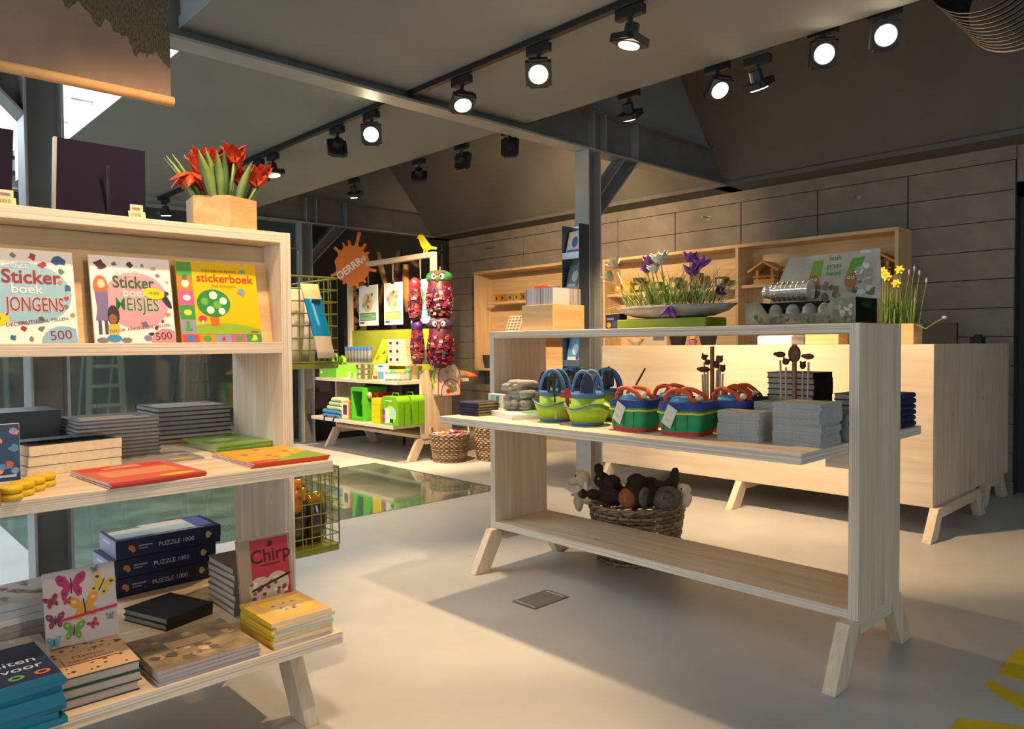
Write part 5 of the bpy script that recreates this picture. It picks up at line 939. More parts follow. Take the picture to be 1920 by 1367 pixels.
simple('paper_stack', 'pile of white paper on the till counter', 'paper', (5.2, 2.585, 1.176), [('sheets', MB().bx(-.1, .1, -.13, .13, 0, .06, M('c9cdd8', .6))), ('top_sheet', MB().bx(-.1, .11, -.14, .12, .06, .066, WHITE))])
for k, (y, l) in enumerate(((3.47, 'left black plant pot on the till counter'), (3.19, 'right black plant pot on the till counter'))): simple('black_pot', l, 'pot', (5.2, y, 1.176), [('pot', MB().lathe([(.055, 0), (.075, .09), (.07, .09), (.05, .01)], BLACK, 18)), ('soil', MB().lathe([(0, .07), (.066, .075)], SOIL, 14))], 'black pots on the till counter')
simple('cream_box', 'cream carton on the till counter behind the table', 'box', (5.2, 3.64, 1.176), [('carton', MB().bx(-.08, .08, -.11, .11, 0, .075, M('b9ad94', .6))), ('window', MB().bx(-.082, -.08, -.09, .02, .04, .07, M('6a6670', .4)))]); simple('cream_bowl', 'small cream ceramic bowl on the till counter', 'bowl', (5.15, 3.86, 1.176), [('bowl', MB().lathe([(.03, 0), (.06, .03), (.07, .055), (.064, .055), (.05, .02)], M('d8c4a0', .5), 18)), ('foot', MB().lathe([(.03, -.0), (.032, .006)], M('b8a480', .5), 14))])
simple('flower_pot', 'tiny pink and orange flower pot on the till counter', 'pot', (5.2, 3.33, 1.176), [('pot', MB().lathe([(.025, 0), (.035, .04), (.03, .04), (.02, .01)], M('a86a84', .5), 14)), ('flower', MB().ell((0, 0, .06), (.03, .03, .02), M((.8, .35, .05), .5), 9, 6, .2))])
simple('till_screen', 'black till screen on the dark end of the counter', 'screen', (5.9, 1.62, 1.121), [('screen', MB().bx(-.02, .02, -.0, .28, .04, .20, BLACK)), ('stand', MB().bx(-.05, .05, .1, .18, 0, .05, BLACK))]); simple('card_reader', 'small black card reader on the dark end of the counter', 'card reader', (6.4, 1.62, 1.121), [('body', MB().bx(-.05, .05, -.04, .04, 0, .10, BLACK)), ('stand', MB().bx(-.03, .03, -.02, .02, .10, .12, BLACK))])
# goods in the wall cabinets
BH = M((.60, .32, .09), .55, var=.12, vs=14)
def birdhouse(y, zb, w, h, label):
    t = thing('bird_house', label, 'bird house', (6.55, y, zb), 0, 'wooden bird feeders'); x0, x1 = 6.47, 6.65
    MB().bx(x0, x1, y-w*.38, y+w*.38, zb, zb+h*.2, BH).build('base_tray', t)
    for a in (-.3, .24): 
        for xx in (x0+.01, x1-.03): MB().bx(xx, xx+.02, y+w*a, y+w*a+.02, zb+h*.2, zb+h*.62, BH).build('post', t)
    MB().bx(x1-.05, x1-.04, y-w*.3, y+w*.3, zb+h*.2, zb+h*.62, M((.22, .10, .035), .6)).build('back_board', t)
    for s_ in (-1, 1): MB().prism([(y, zb+h), (y, zb+h*.9), (y+s_*w*.55, zb+h*.5), (y+s_*w*.58, zb+h*.58)], 0, x0-.03, x1+.02, BH).build('roof_board', t)
    MB().tube([(x0-.01, y-w*.42, zb+h*.32), (x0-.01, y+w*.42, zb+h*.32)], .006, BH, 6).build('perch', t)
birdhouse(3.38, 1.735, .27, .215, 'wooden bird feeder with pitched roof left of the grass display'); birdhouse(2.36, 1.735, .24, .20, 'wooden bird feeder at the right end of the wall cabinet'); birdhouse(3.05, 1.735, .24, .20, 'wooden bird feeder hidden behind the grass display')
for k, (y, c, l) in enumerate([(5.12, 'c06a2a', 'orange toy pack at the left of the long cabinet shelf'), (5.0, 'd9a81c', 'yellow toy pack on the long cabinet shelf'), (4.86, '4a3a2e', 'brown toy pack on the long cabinet shelf'), (4.62, '5a6a3a', 'green toy pack on the long cabinet shelf'), (4.4, '6a4a34', 'dark wooden toy pack on the long cabinet shelf'), (4.15, '7a5a3a', 'tan toy pack on the long cabinet shelf'), (3.86, '3f2f28', 'dark toy pack near the cabinet divider')]):
    simple('toy_pack', l, 'toy', (6.55, y, 1.736), [('box', MB().bx(-.05, .05, -.05, .05, 0, .10+.03*(k % 3), M(c, .5))), ('window', MB().bx(-.052, -.05, -.03, .03, .03, .08, M('c9b48a', .3)))], 'toy packs on the cabinet shelf')
for k, (y, c) in enumerate([(7.13, 'c08a3a'), (7.02, 'a8742e'), (6.88, '9a8a6a'), (6.76, 'b59a3a'), (6.64, '8a7048'), (6.52, '7a5a3a')]):
    simple('wooden_toy', ['leftmost', 'second', 'third', 'fourth', 'fifth', 'rightmost'][k]+' wooden animal toy on the small cabinet shelf', 'toy', (6.55, y, 1.736), [('block', MB().bx(-.02, .02, -.045, .045, 0, .10, M(c, .5))), ('cutout', MB().lathe([(.0, .022), (.018, .022)], M('3a2a18', .7), 10) if 0 else MB().ell((-.02, 0, .05), (.004, .018, .022), M('4a3418', .7), 8, 6))], 'wooden animal toys')
simple('dark_basket', 'small dark woven pot in the bottom corner of the small cabinet', 'pot', (6.52, 7.28, .881), [('pot', MB().lathe([(.06, 0), (.085, .17), (.078, .17), (.055, .01)], M((.035, .035, .04), .8, var=.3, vs=60), 18))]+[('band', MB().lathe([(.064+.005*k, .03+.035*k), (.067+.005*k, .036+.035*k)], M((.1, .1, .1), .7), 18)) for k in range(4)])
simple('dark_bottle', 'dark bottle on the lower shelf of the small cabinet', 'bottle', (6.55, 6.28, 1.301), [('bottle', MB().lathe([(.04, 0), (.04, .12), (.02, .16), (.018, .2)], BLACK, 14))]); simple('red_book', 'thin red book standing in the small cabinet', 'book', (6.55, 5.83, 1.301), [('cover', MB().bx(-.08, .08, -.012, .012, 0, .24, M('c03a1c', .4))), ('page_block', MB().bx(-.078, .081, -.009, .009, .002, .238, PAPER))])
simple('crate', 'low wooden crate in the small cabinet', 'crate', (6.55, 5.95, .881), [('crate_body', MB().bx(-.1, .1, -.13, .13, 0, .10, PLYW[1])), ('slat', MB().bx(-.104, -.1, -.13, .13, .02, .045, PLYW[1])), ('slat', MB().bx(-.104, -.1, -.13, .13, .06, .085, PLYW[1]))])
# ---------------------------------------------------------------- wicker baskets
WK = [M((.33, .235, .14), .7, var=.3, vs=30), M((.19, .13, .075), .7, var=.3, vs=30)]
def basket(x, y, r0, r1, h, label, sy=1.0, rz=0, handles=True, nst=22, rows=14):
    t = thing('wicker_basket', label, 'basket', (x, y, 0), rz, 'wicker baskets', world=False)
    MB().lathe([(r0*.97, .0), (r0*.97, .012)], WK[1], 28, (0, 0, 0), 1, sy).build('base', t)
    st = MB()
    for k in range(nst):
        a = 2*PI*k/nst; st.tube([(r0*math.cos(a), r0*math.sin(a)*sy, .005), (r1*math.cos(a), r1*math.sin(a)*sy, h)], .0045, WK[1], 5)
    st.build('stakes', t)
    w = MB(); N_ = nst*2
    for j in range(rows):
        f = (j+.5)/rows; r_ = r0+(r1-r0)*f; z = h*f
        w.tube([((r_+(.0105 if (k//1+j*1) % 2 else -.0105)*1.0)*math.cos(2*PI*k/N_*1.0), (r_+(.0105 if (k+j) % 2 else -.0105))*math.sin(2*PI*k/N_)*sy, z) for k in range(N_+1)], h/rows*.48, WK[j % 2 if j % 3 else 0], 5, cap=False, flat=1.0)
    w.build('weave', t, smooth=True)
    rm = MB()
    for ph in (0, PI): rm.tube([((r1+.008*math.cos(k*.9+ph))*math.cos(2*PI*k/64), (r1+.008*math.cos(k*.9+ph))*math.sin(2*PI*k/64)*sy, h+.006+.008*math.sin(k*.9+ph)) for k in range(65)], .007, WK[0], 6, cap=False)
    rm.build('rim', t, smooth=True)
    if handles:
        for a in handles if isinstance(handles, tuple) else (0, PI):
            c = Vector((r1*math.cos(a), r1*math.sin(a)*sy, h)); tg = Vector((-math.sin(a), math.cos(a), 0))
            m_ = MB()
            for ph in (0, 2.1, 4.2): m_.tube([c+tg*(.052*math.cos(q))+Vector((0, 0, .065*math.sin(q)))+Vector((math.cos(a), math.sin(a), 0))*.006*math.cos(q*7+ph)+Vector((0, 0, .006*math.sin(q*7+ph))) for q in [PI*k/20 for k in range(21)]], .006, WK[0], 5)
            m_.build('handle', t, smooth=True)
    return t
basket(4.76, 5.93, .155, .195, .275, 'wicker basket of wrapped sweets beside the children display', 1.0, 0, (2.2, -.6), 22, 14); basket(5.15, 5.68, .165, .20, .33, 'empty-looking wicker basket half hidden behind the display table', 1.0, .2, (1.9,), 20, 15)
basket(3.34, 2.50, .22, .27, .30, 'large oval wicker basket of cuddly toys behind the table', .9, 0, (-1.15, 2.0), 24, 14)
rs = random.Random(17); sw = [M(c, .3, 0, .6) for c in ('c23a4a', 'd98ab0', '3a5fb0', 'e0b52a', 'efe6e0', '7a3a9a', 'd96a2a', 'b02a5a')]
for k in range(34):
    a = rs.uniform(0, 2*PI); q = math.sqrt(rs.random())*.155; x, y, zz = 4.76+q*math.cos(a), 5.93+q*math.sin(a), .265+.045*(1-q/.16)+rs.uniform(-.012, .012)
    t = thing('wrapped_sweet', 'colourful wrapped sweet heaped in the wicker basket', 'sweet', (x, y, zz), rs.uniform(0, 6), 'wrapped sweets in the wicker basket', world=False); c = sw[k % 8]
    MB().ell((0, 0, 0), (.030, .018, .018), c, 8, 6, .12).build('sweet_body', t, smooth=True)
    for s_ in (-1, 1): MB().tube([(s_*.026, 0, 0), (s_*.05, 0, .004)], [.004, .017], sw[(k+1) % 8], 7, flat=.5).build('twisted_end', t)
# cuddly animals
def plush(name, label, cat, loc, blobs, mats, group='cuddly animals in the basket', extras=()):
    t = thing(name, label, cat, loc, 0, group, world=False); m_ = MB()
    for b_ in blobs: m_.ell(b_[0], b_[1], mats, 14, 10, .05)
    o = m_.build('body', t, smooth=True); r_ = o.modifiers.new('remesh', 'REMESH'); r_.mode = 'VOXEL'; r_.voxel_size = .006; r_.use_smooth_shade = True
    tx = bpy.data.textures.new('fur', 'CLOUDS'); tx.noise_scale = .012; d_ = o.modifiers.new('fur', 'DISPLACE'); d_.texture = tx; d_.strength = .007
    for n_, c, r2, mm in extras: MB().ell(c, r2, mm, 10, 7).build(n_, t, smooth=True)
    return t
DB = M((.035, .022, .016), .95, var=.4, vs=60); CRF = M((.72, .60, .42), .95, var=.1, vs=60); RUST = M((.32, .12, .035), .95, var=.25, vs=60); GRF = M((.14, .12, .10), .95, var=.3, vs=50); NOSE = M((.01, .01, .01), .3)
bz = .30
plush('plush_sheep', 'cream cuddly sheep leaning out of the basket on the left', 'cuddly toy', (3.16, 2.70, bz+.06), [((0, 0, 0), (.05, .055, .07)), ((-.03, .02, .08), (.048, .05, .045)), ((-.075, .05, .07), (.03, .028, .025)), ((-.02, .06, -.05), (.028, .028, .05)), ((-.05, .03, -.06), (.024, .026, .045))], CRF, extras=(('eye', (-.075, .03, .10), (.005, .005, .005), NOSE), ('ear', (-.0, .07, .10), (.012, .03, .018), CRF), ('swing_tag', (-.06, -.03, .05), (.003, .014, .022), WHITE)))
plush('plush_bear', 'dark brown cuddly bear with raised paw in the basket', 'cuddly toy', (3.20, 2.56, bz+.04), [((0, 0, .03), (.07, .075, .07)), ((-.03, .05, .10), (.045, .045, .045)), ((-.04, .065, .16), (.026, .026, .035)), ((-.06, .09, .02), (.032, .05, .03)), ((-.08, .14, .02), (.028, .026, .03)), ((-.06, -.05, .03), (.035, .05, .04)), ((-.03, -.02, .10), (.05, .045, .04))], DB, extras=(('eye', (-.075, .04, .115), (.005, .005, .005), CRF), ('paw_pad', (-.106, .145, .02), (.006, .016, .018), M((.12, .06, .04), .8)), ('nose', (-.078, .062, .10), (.008, .01, .007), NOSE)))
plush('plush_bird', 'dark cuddly bird with a round rust breast in the basket', 'cuddly toy', (3.20, 2.41, bz+.05), [((0, 0, .03), (.075, .07, .075)), ((.02, .0, .10), (.055, .055, .045)), ((.05, -.06, .02), (.06, .05, .05))], DB, extras=(('rust_breast', (-.045, .01, .02), (.052, .056, .058), RUST), ('beak', (-.045, .01, .1), (.014, .007, .006), NOSE), ('wing', (.0, -.065, .03), (.05, .018, .055), GRF)))
plush('plush_badger', 'grey brown cuddly animal on the right of the basket', 'cuddly toy', (3.30, 2.28, bz+.03), [((0, 0, .03), (.08, .07, .06)), ((-.05, -.03, .04), (.05, .05, .05)), ((.02, .0, .06), (.06, .06, .04))], GRF, extras=(('eye', (-.09, -.05, .06), (.005, .005, .005), NOSE),))
plush('plush_squirrel', 'dark brown cuddly animal with an upright tail at the rear right', 'cuddly toy', (3.42, 2.40, bz+.05), [((0, 0, .02), (.07, .08, .06)), ((.0, -.06, .05), (.035, .035, .05)), ((.01, -.085, .10), (.028, .026, .05)), ((.01, -.09, .14), (.022, .020, .025)), ((0, .07, .05), (.05, .045, .045))], DB, extras=(('eye', (-.05, .09, .07), (.005, .005, .005), NOSE),))
plush('plush_lamb', 'pale cuddly lamb at the right rear of the basket', 'cuddly toy', (3.47, 2.30, bz+.04), [((0, 0, .0), (.06, .06, .06)), ((-.02, -.03, .055), (.04, .04, .035)), ((.0, .06, .06), (.04, .06, .03))], CRF, extras=(('eye', (-.055, -.04, .065), (.005, .005, .005), NOSE),))

# ---------------------------------------------------------------- children display goods
ORG = M((.80, .19, .012), .5)
t = thing('splat_sign', 'orange paint-splat sign reading OERRR.nl on the tall frame', 'sign', (4.66, 7.58, 2.13), .70, None, False); pts = []
R0_ = .205; arms = {76: (.17, .024), 98: (.07, .024), 115: (.05, .02), 138: (.09, .028), 54: (.07, .024), 34: (.04, .022), 203: (.08, .026), 347: (.10, .024), 265: (.035, .028), 285: (.045, .022), 310: (.035, .022), 240: (.035, .022)}
for k in range(360):
    a = math.radians(k); r_ = R0_*(1+.03*math.sin(7*a)+.02*math.sin(13*a+1)); ex = 0
    for c, (L_, wd) in arms.items():
        d_ = abs((k-c+180) % 360-180)*PI/180*R0_*1.3
        if d_ < wd: ex = max(ex, L_*(1-(d_/wd)**4*.9) if d_ < wd*.65 else L_*.18)
    pts.append((-(r_+ex)*math.cos(a)*1.0, (r_*1.12+ex)*math.sin(a)))
MB().prism(pts, 0, -.012, .012, ORG).build('splat_board', t); p = Print((-.0125, .0, -.02), (0, -1, 0), (0, 0, 1)); p.text('OERRR', -.035, -.022, .122, 'f4efe6', .02, .60, .92).text('.nl', .125, .088, .078, 'f4efe6', .012, .60); p.build(t, 'sign_lettering')
MB().bx(.012, .08, -.02, .02, -.05, .0, PLY[0]).build('mounting_block', t)
YB2 = M((.85, .72, .02), .5); t = thing('bird_cutout', 'yellow bird cutout perched on the tall wooden frame', 'ornament', (4.78, 6.30, 2.165), 0, None, False)
b_ = [(.165, .165), (.15, .19), (.12, .205), (.085, .20), (.055, .175), (.0, .12), (-.07, .06), (-.155, .045), (-.15, .02), (-.075, .03), (-.02, .025), (.03, .03), (.07, .05), (.105, .09), (.12, .13), (.14, .16)]
MB().prism(b_, 0, -.008, .008, YB2).build('bird_body', t)
for y in (.045, .0): MB().prism([(y, .035), (y+.008, .035), (y+.022, .0), (y+.03, .0), (y+.03, -.0), (y-.0, .0)], 0, -.006, .006, YB2).build('bird_leg', t)
for (ya, yb), c, c2, l in [((7.62, 7.235), '3f8f52', 'd9c48a', 'white hanging card with a green strip under the splat sign'), ((7.094, 6.751), 'e8a53a', '9aa08a', 'white hanging card with an orange strip in the middle of the frame'), ((6.583, 6.241), '3a9ad0', '4a6a6a', 'white hanging card with a blue strip beside the owls')]:
    t = thing('hanging_card', l, 'card', (4.77, (ya+yb)/2, 1.42), 0, 'cards hung in the wooden frame'); MB().bx(4.765, 4.781, yb, ya, 1.42, 1.89, WHITE).build('card_pack', t); p = Print((4.765, ya, 1.42), (0, -1, 0), (0, 0, 1)); w = ya-yb
    p.rect(.02, .06, w-.03, .15, c).rect(.02, .025, .11, .045, '3a3f7a').ell(w*.48, .27, w*.28, .11, c2, 16)
    for k in range(5): p.rect(.03, .072+k*.014, w-.05, .076+k*.014, 'dfe6dc')
    for k in range(10): p.blob(w*.48+rs.uniform(-.1, .1), .28+rs.uniform(-.1, .12), .03, ['8a9a6a', 'c07a6a', '6a7ab0', '5a6a4a', 'd0b06a'][k % 5], 8, k)
    p.build(t, 'card_print')
    for dy in (-.012, .012): MB().tube([(4.773, (ya+yb)/2, 1.885), (4.77, (ya+yb)/2+dy, 2.11)], .0025, M('b8a88a', .8), 4).build('string', t)
    MB().bx(4.762, 4.784, (ya+yb)/2-.025, (ya+yb)/2+.025, 1.875, 1.895, BLACK).build('clip', t)
# bead owls hanging on the right post
OC = [M(c, .4) for c in ('8a2430', '66203a', '3f2558', 'a03a24', '2a6032', '9a803a', '8a7a84', '4a1a2c', '742f4c', '30234a')]
def owl(x, y, zt, head, label, seed, w=.15, h=.42, eyes=True):
    t = thing('bead_owl', label, 'ornament', (x, y, zt-h), 0, 'bright bead owls', False); r_ = random.Random(seed); b_ = MB()
    b_.lathe([(.05, 0), (w*.42, .06), (w*.5, h*.45), (w*.46, h*.8), (w*.4, h*.86)], OC[7], 14, (0, 0, 0)); b_.build('body', t, smooth=True)
    fl = MB()
    for k in range(330):
        a = r_.uniform(0, 2*PI); f = r_.random(); rr = w*(.36+.16*math.sin(PI*min(f+.1, 1)))+.006; c = Vector((rr*math.cos(a), rr*math.sin(a), .03+f*h*.82)); n_ = Vector((math.cos(a), math.sin(a), r_.uniform(-.3, .3))).normalized(); u = n_.cross(Vector((0, 0, 1))).normalized(); v = u.cross(n_); s_ = r_.uniform(.009, .019); fl.obox(c, u*s_, v*s_*.8, n_*.003, OC[r_.choice([0, 0, 0, 1, 1, 1, 2, 2, 3, 4, 5, 6, 7, 7, 7, 8, 8, 9])])
    fl.build('sequin_flakes', t, kind='stuff')
    MB().ell((0, 0, h*.9), (w*.5, w*.56, .075), head, 14, 9, .08).build('head', t, smooth=True)
    if eyes:
        d = Vector((-.72, -.69, 0)); u = Vector((.69, -.72, 0))
        for s_ in (-1, 1):
            c = d*w*.46+u*s_*.042+Vector((0, 0, h*.9)); MB().ell(c, (.026, .026, .034), WHITE, 10, 7).build('eye', t, smooth=True); MB().ell(c+d*.02-u*s_*.006, (.011, .011, .014), NOSE, 8, 6).build('pupil', t.children[-1], smooth=True)
            MB().tube([c+d*.012+u*s_*.03+Vector((0, 0, .042)), c+d*.016+Vector((0, 0, .046)), c+d*.02-u*s_*.036+Vector((0, 0, .02))], .008, M('a83a3a', .4), 6).build('eyebrow', t)
        MB().ell(d*w*.54+Vector((0, 0, h*.84)), (.012, .012, .026), M('c0453a', .4), 8, 6).build('beak', t)
        MB().tube([u*.01+Vector((0, 0, h+.06)), Vector((0, 0, h*1.0))], .008, M('d0503a', .4), 6).build('crest', t)
owl(4.72, 6.02, 1.93, M((.03, .16, .05), .5, var=.3, vs=30), 'upper red bead owl with a green head on the frame post', 1, .26, .47); owl(4.73, 6.02, 1.455, M((.045, .02, .09), .5, var=.3, vs=30), 'lower bead owl with a purple head on the frame post', 2, .26, .50)
owl(4.50, 6.14, 1.84, OC[0], 'red bead ornament behind the upper owl', 3, .12, .40, False); owl(4.52, 6.14, 1.42, OC[2], 'purple bead ornament behind the lower owl', 4, .12, .42, False)
# backpack on the end panel
t = thing('toddler_backpack', 'cream toddler backpack with red piping hanging on the display end', 'backpack', (4.86, 6.10, .66), 0, None, False); BK = M('d8cbb8', .6, var=.06, vs=20); RD = M('b8452e', .5)
def rounded(w, h, r0_, n=8): return [(-w/2+r0_*(1-math.cos(a)), r0_*(1-math.sin(a))) for a in [PI/2*k/n for k in range(n+1)]]+[(w/2-w*.4*(1-math.sin(a))-0, 0) for a in []]
def arch(w, h): return [(-w/2, .02), (-w/2+.02, 0), (w/2-.02, 0), (w/2, .02)]+[(w/2*math.cos(a), h-w/2+w/2*math.sin(a)) for a in [PI*k/12 for k in range(13)]]
MB().prism(arch(.29, .345), 1, -.05, .04, BK).build('main_bag', t, bevel=.004); MB().prism(arch(.25, .17), 1, -.075, -.05, BK).build('front_pocket', t, bevel=.003)
for w, h, y in ((.292, .347, -.05), (.252, .172, -.075)): a_ = arch(w, h); MB().tube([(x, y, z_) for x, z_ in a_+a_[:1]], .006, RD, 6).build('piping', t)
p = Print((0, -.0755, 0), (1, 0, 0), (0, 0, 1)); p.ell(-.03, .05, .03, .026, 'b0382a', 12).ell(.02, .06, .035, .03, '8a7a4a', 12).ell(.06, .07, .025, .03, '7f9a6a', 12).ell(.0, .09, .02, .02, 'c9a86a', 10); p.build(t, 'pocket_print'); p = Print((0, -.0505, 0), (1, 0, 0), (0, 0, 1)); p.blob(-.03, .25, .03, 'b8aa94', 11, 3).blob(.04, .26, .025, 'b8aa94', 11, 4); p.build(t, 'bag_print')
MB().tube([(-.03, 0, .33), (-.02, 0, .37), (.02, 0, .37), (.03, 0, .33)], .008, M('4f8a9a', .6), 6).build('grab_loop', t); MB().tube([(-.13, .02, .28), (-.165, .02, .18), (-.13, .02, .04)], .012, M('b5c93a', .6), 6).build('shoulder_strap', t)
t = thing('plush_fox', 'small cream and orange plush tail sticking out behind the display', 'cuddly toy', (5.20, 6.34, .826), 0, None, False); MB().tube([(-.08, 0, .045), (.05, 0, .045), (.12, -.02, .035)], [.03, .042, .035], CRF, 10).build('body', t, smooth=True); MB().tube([(.11, -.02, .036), (.2, -.04, .02), (.27, -.05, .005)], [.036, .025, .004], M((.75, .16, .03), .9, var=.3, vs=40), 10).build('tail_tip', t, smooth=True)
# wide shelf goods
def carton(nm, label, x0, x1, y0, y1, z, h, c, prints=(), cat='box', group=None, top=None):
    t = thing(nm, label, cat, ((x0+x1)/2, (y0+y1)/2, z), 0, group); cm_ = M(c, .5, var=.12, vs=14); MB().bx(x0, x1, y0, y1, z, z+h, 0, [cm_, M(top, .5) if top else cm_, cm_, cm_, cm_, cm_]).build('carton', t, bevel=.002)
    p = Print((x0, y1, z), (0, -1, 0), (0, 0, 1)); w = y1-y0
    for a0, b0, a1, b1, cc in prints: p.rect(a0*w, b0*h, a1*w, b1*h, cc)
    if not prints: p.rect(w*.12, h*.15, w*.5, h*.55, 'dfe0cf')
    p.build(t, 'front_print'); return t
z = OM+.0005
carton('green_gift_box', 'bright green carton at the left end of the display shelf', 4.33, 4.62, 7.42, 7.80, z, .145, '6fb83a', [(.06, .3, .2, .5, 'cfe6b8')])
t = thing('green_toy_roll', 'coiled lime green toy on the green carton', 'toy', (4.45, 7.56, z+.146), 0, None, False); MB().tube([(0, .07+.055*math.cos(a), .06+.055*math.sin(a)) for a in [2*PI*k/16 for k in range(17)]], .02, M('6f9a1a', .5), 8).build('coil', t, smooth=True); MB().tube([(.02, .02, .03), (.03, -.03, .09), (.02, -.09, .07), (.0, -.12, .02)], .022, M('7fae1f', .5), 8).build('head', t, smooth=True)
carton('small_green_box', 'small white and green carton before the patterned boxes', 4.33, 4.38, 7.05, 7.18, z, .075, '8fc86a', [(.0, .0, .45, 1, 'e2e6d2')]); carton('grey_carton', 'small grey carton behind the small green one', 4.42, 4.52, 6.98, 7.14, z, .06, '6a6468')
for j in range(3):
    for k in range(2): carton('leaf_pattern_box', '%s leaf-patterned carton, %s of two side by side' % (['lowest', 'middle', 'topmost'][j], ['left', 'right'][k]), 4.34, 4.52, 6.86-.13*k, 6.98-.13*k, z+.057*j, .056, ['8a7a4f', '74805a'][(j+k) % 2], [(.1, .15, .45, .85, 'cfc7a0'), (.6, .2, .9, .8, '5f6a3a')], group='leaf-patterned cartons')
for j in range(3): carton('lime_card_box', ORD[2-j]+' lime carton right of the leaf-patterned ones', 4.34, 4.46, 6.56, 6.70-.015*j, z+.055*j, .054, 'c2cf7a', [(.1, .2, .9, .8, ['d6452e', 'b9c46a', 'e4e0c0'][j])], group='lime cartons')
carton('blue_box', 'light blue and white carton on the display shelf', 4.31, 4.36, 6.43, 6.56, z, .165, 'a9cfe6', [(.1, .1, .9, .55, '6fa6b8'), (.2, .85, .8, .95, '3a5a8a')])
jl = ['9fd08a', '5fb07a', 'e8b82a', 'e0a83a', '4f9a5a']; JG = M((.75, .8, .78), .08, 0, .6, trans=.8, name='jar_plastic')
for k in range(5):
    y = 6.40-.048*k if k < 4 else 6.225; x = 4.35+.03*k; y = 6.405-.042*k
    o = thing('specimen_jar', ['leftmost', 'second', 'third', 'fourth', 'rightmost'][k]+' clear specimen jar with a coloured lid on the display shelf', 'jar', (x, y, z), 0, 'specimen jars', False); MB().lathe([(.033, 0), (.035, .085), (.032, .085), (.030, .004)], JG, 16).build('jar', o, smooth=True); MB().lathe([(.037, .085), (.037, .112), (.03, .116)], M(jl[k], .4), 16).build('lid', o); MB().lathe([(.0355, .02), (.0358, .07)], M(['cfd8cf', 'b9c9c0', 'c9c0a8', '9a9a88', '8a9a88'][k], .5), 16).build('label_band', o)
t = thing('riser_board', 'narrow wooden riser carrying bottles and boxes on the display shelf', 'riser', (4.68, 7.0, z), 0); MB().bx(4.58, 4.77, 6.42, 7.72, z+.145, z+.165, PLY[1]).build('board', t); [MB().bx(4.60, 4.75, y, y+.02, z, z+.145, PLY[2]).build('support', t) for y in (6.44, 7.05, 7.68)]
z2 = z+.1655
for k in range(8):
    y = 7.66-k*.068; o = thing('bug_tube', ['leftmost', 'second', 'third', 'fourth', 'fifth', 'sixth', 'seventh', 'rightmost'][k]+' clear tube with a blue cap and yellow insect', 'tube', (4.62, y, z2), 0, 'insect tubes', False); MB().lathe([(.028, 0), (.028, .15), (.025, .15), (.024, .004)], JG, 14).build('tube_wall', o, smooth=True); MB().lathe([(.031, .15), (.031, .182), (.025, .186)], M('3f6fc0', .4), 14).build('cap', o); MB().tube([(0, -.01, .01), (.0, .012, .05), (0, -.012, .09), (0, .01, .13)], .006, M('c2a82a', .5), 6).build('insect', o); MB().lathe([(.0284, .01), (.0286, .045)], M('4a5a58', .5), 14).build('label_band', o)
t = thing('tilted_card', 'yellow and green picture card leaning on the white boxes', 'card', (4.63, 7.0, z2), 0); MB().hexa([(4.60, 6.86, z2), (4.612, 6.86, z2), (4.612, 7.10, z2), (4.60, 7.10, z2), (4.67, 6.79, z2+.26), (4.682, 6.79, z2+.26), (4.682, 6.99, z2+.27), (4.67, 6.99, z2+.27)], M('8fae2a', .45)).build('card', t); p = Print((4.60, 7.10, z2), (0, -1, 0), (.07, -.35*.27, .26)); p.poly([(.005, .16), (.2, .16), (.2, .27), (.005, .27)], 'e8c81a').blob(.06, .07, .04, 'd0602a', 9, 1).blob(.14, .08, .035, 'e0c03a', 9, 2).blob(.15, .13, .03, '8a3a2a', 9, 3).rect(.03, .2, .17, .22, 'c07a1a'); p.build(t, 'card_print')
for j in range(3):
    for k in range(2 if j else 2): carton('white_animal_box', '%s white animal carton, %s one' % (['lowest', 'middle', 'topmost'][j], ['left', 'right'][k]), 4.59, 4.73, 6.66-.125*k, 6.78-.125*k, z2+.088*j, .087, 'd6cdb8', [(.3, .35, .7, .7, '3a2a24'), (.35, .05, .65, .2, 'c0857a')], group='white animal cartons')
for k in range(4): pack('candy_bag', ['left', 'second', 'third', 'right'][k]+' shiny bag slumped beside the owls', (4.62+.02*k, 6.36-.055*k, z2-.0), .07, .12+.02*k, .045, M(['c9b08a', 'a8a098', 'b58a5a', '8a8078'][k], .15, .3, .8), None, .1, 'shiny bags beside the owls', yaw=.4*k+1.2)
# low shelf goods
z = OB+.0005
for k in range(5): cloth('folded_towel', ORD[4-k]+(' folded pale green towel on the low display shelf' if k > 1 else ' folded blue towel on the low display shelf'), 'towel', 4.26, 4.50, 7.26-.015*k, 7.62-.05*k*(k > 1), z+.046*k, .045, M('4a86b8', .9) if k < 2 else M('b9c9a0', .9, var=.1), 1, 'folded towels')
for k in range(2): t = thing('bag_strap', ['left', 'right'][k]+' dark strap hanging from the blue towels', 'strap', (4.25, 7.33+.2*k, z), 0); MB().tube([(4.26, 7.33+.2*k, z+.02), (4.235, 7.32+.2*k, z+.01), (4.232, 7.35+.2*k, z-.05)], .008, NVT, 6).build('webbing', t)
carton('bird_box', 'orange and white carton with an oval bird picture', 4.28, 4.38, 7.08, 7.24, z, .20, 'd98a3a', [(.08, .05, .92, .95, 'e6d8c0'), (.25, .25, .75, .8, '4a4a58')]); carton('dark_box', 'narrow dark carton beside the bird box', 4.30, 4.38, 7.02, 7.07, z, .19, '2f3634', [(.2, .1, .6, .9, '8a9a94')])
t = thing('window_box', 'green carton with a window showing a toy inside', 'box', (4.40, 6.88, z), 0); WG = M('4fb02a', .5)
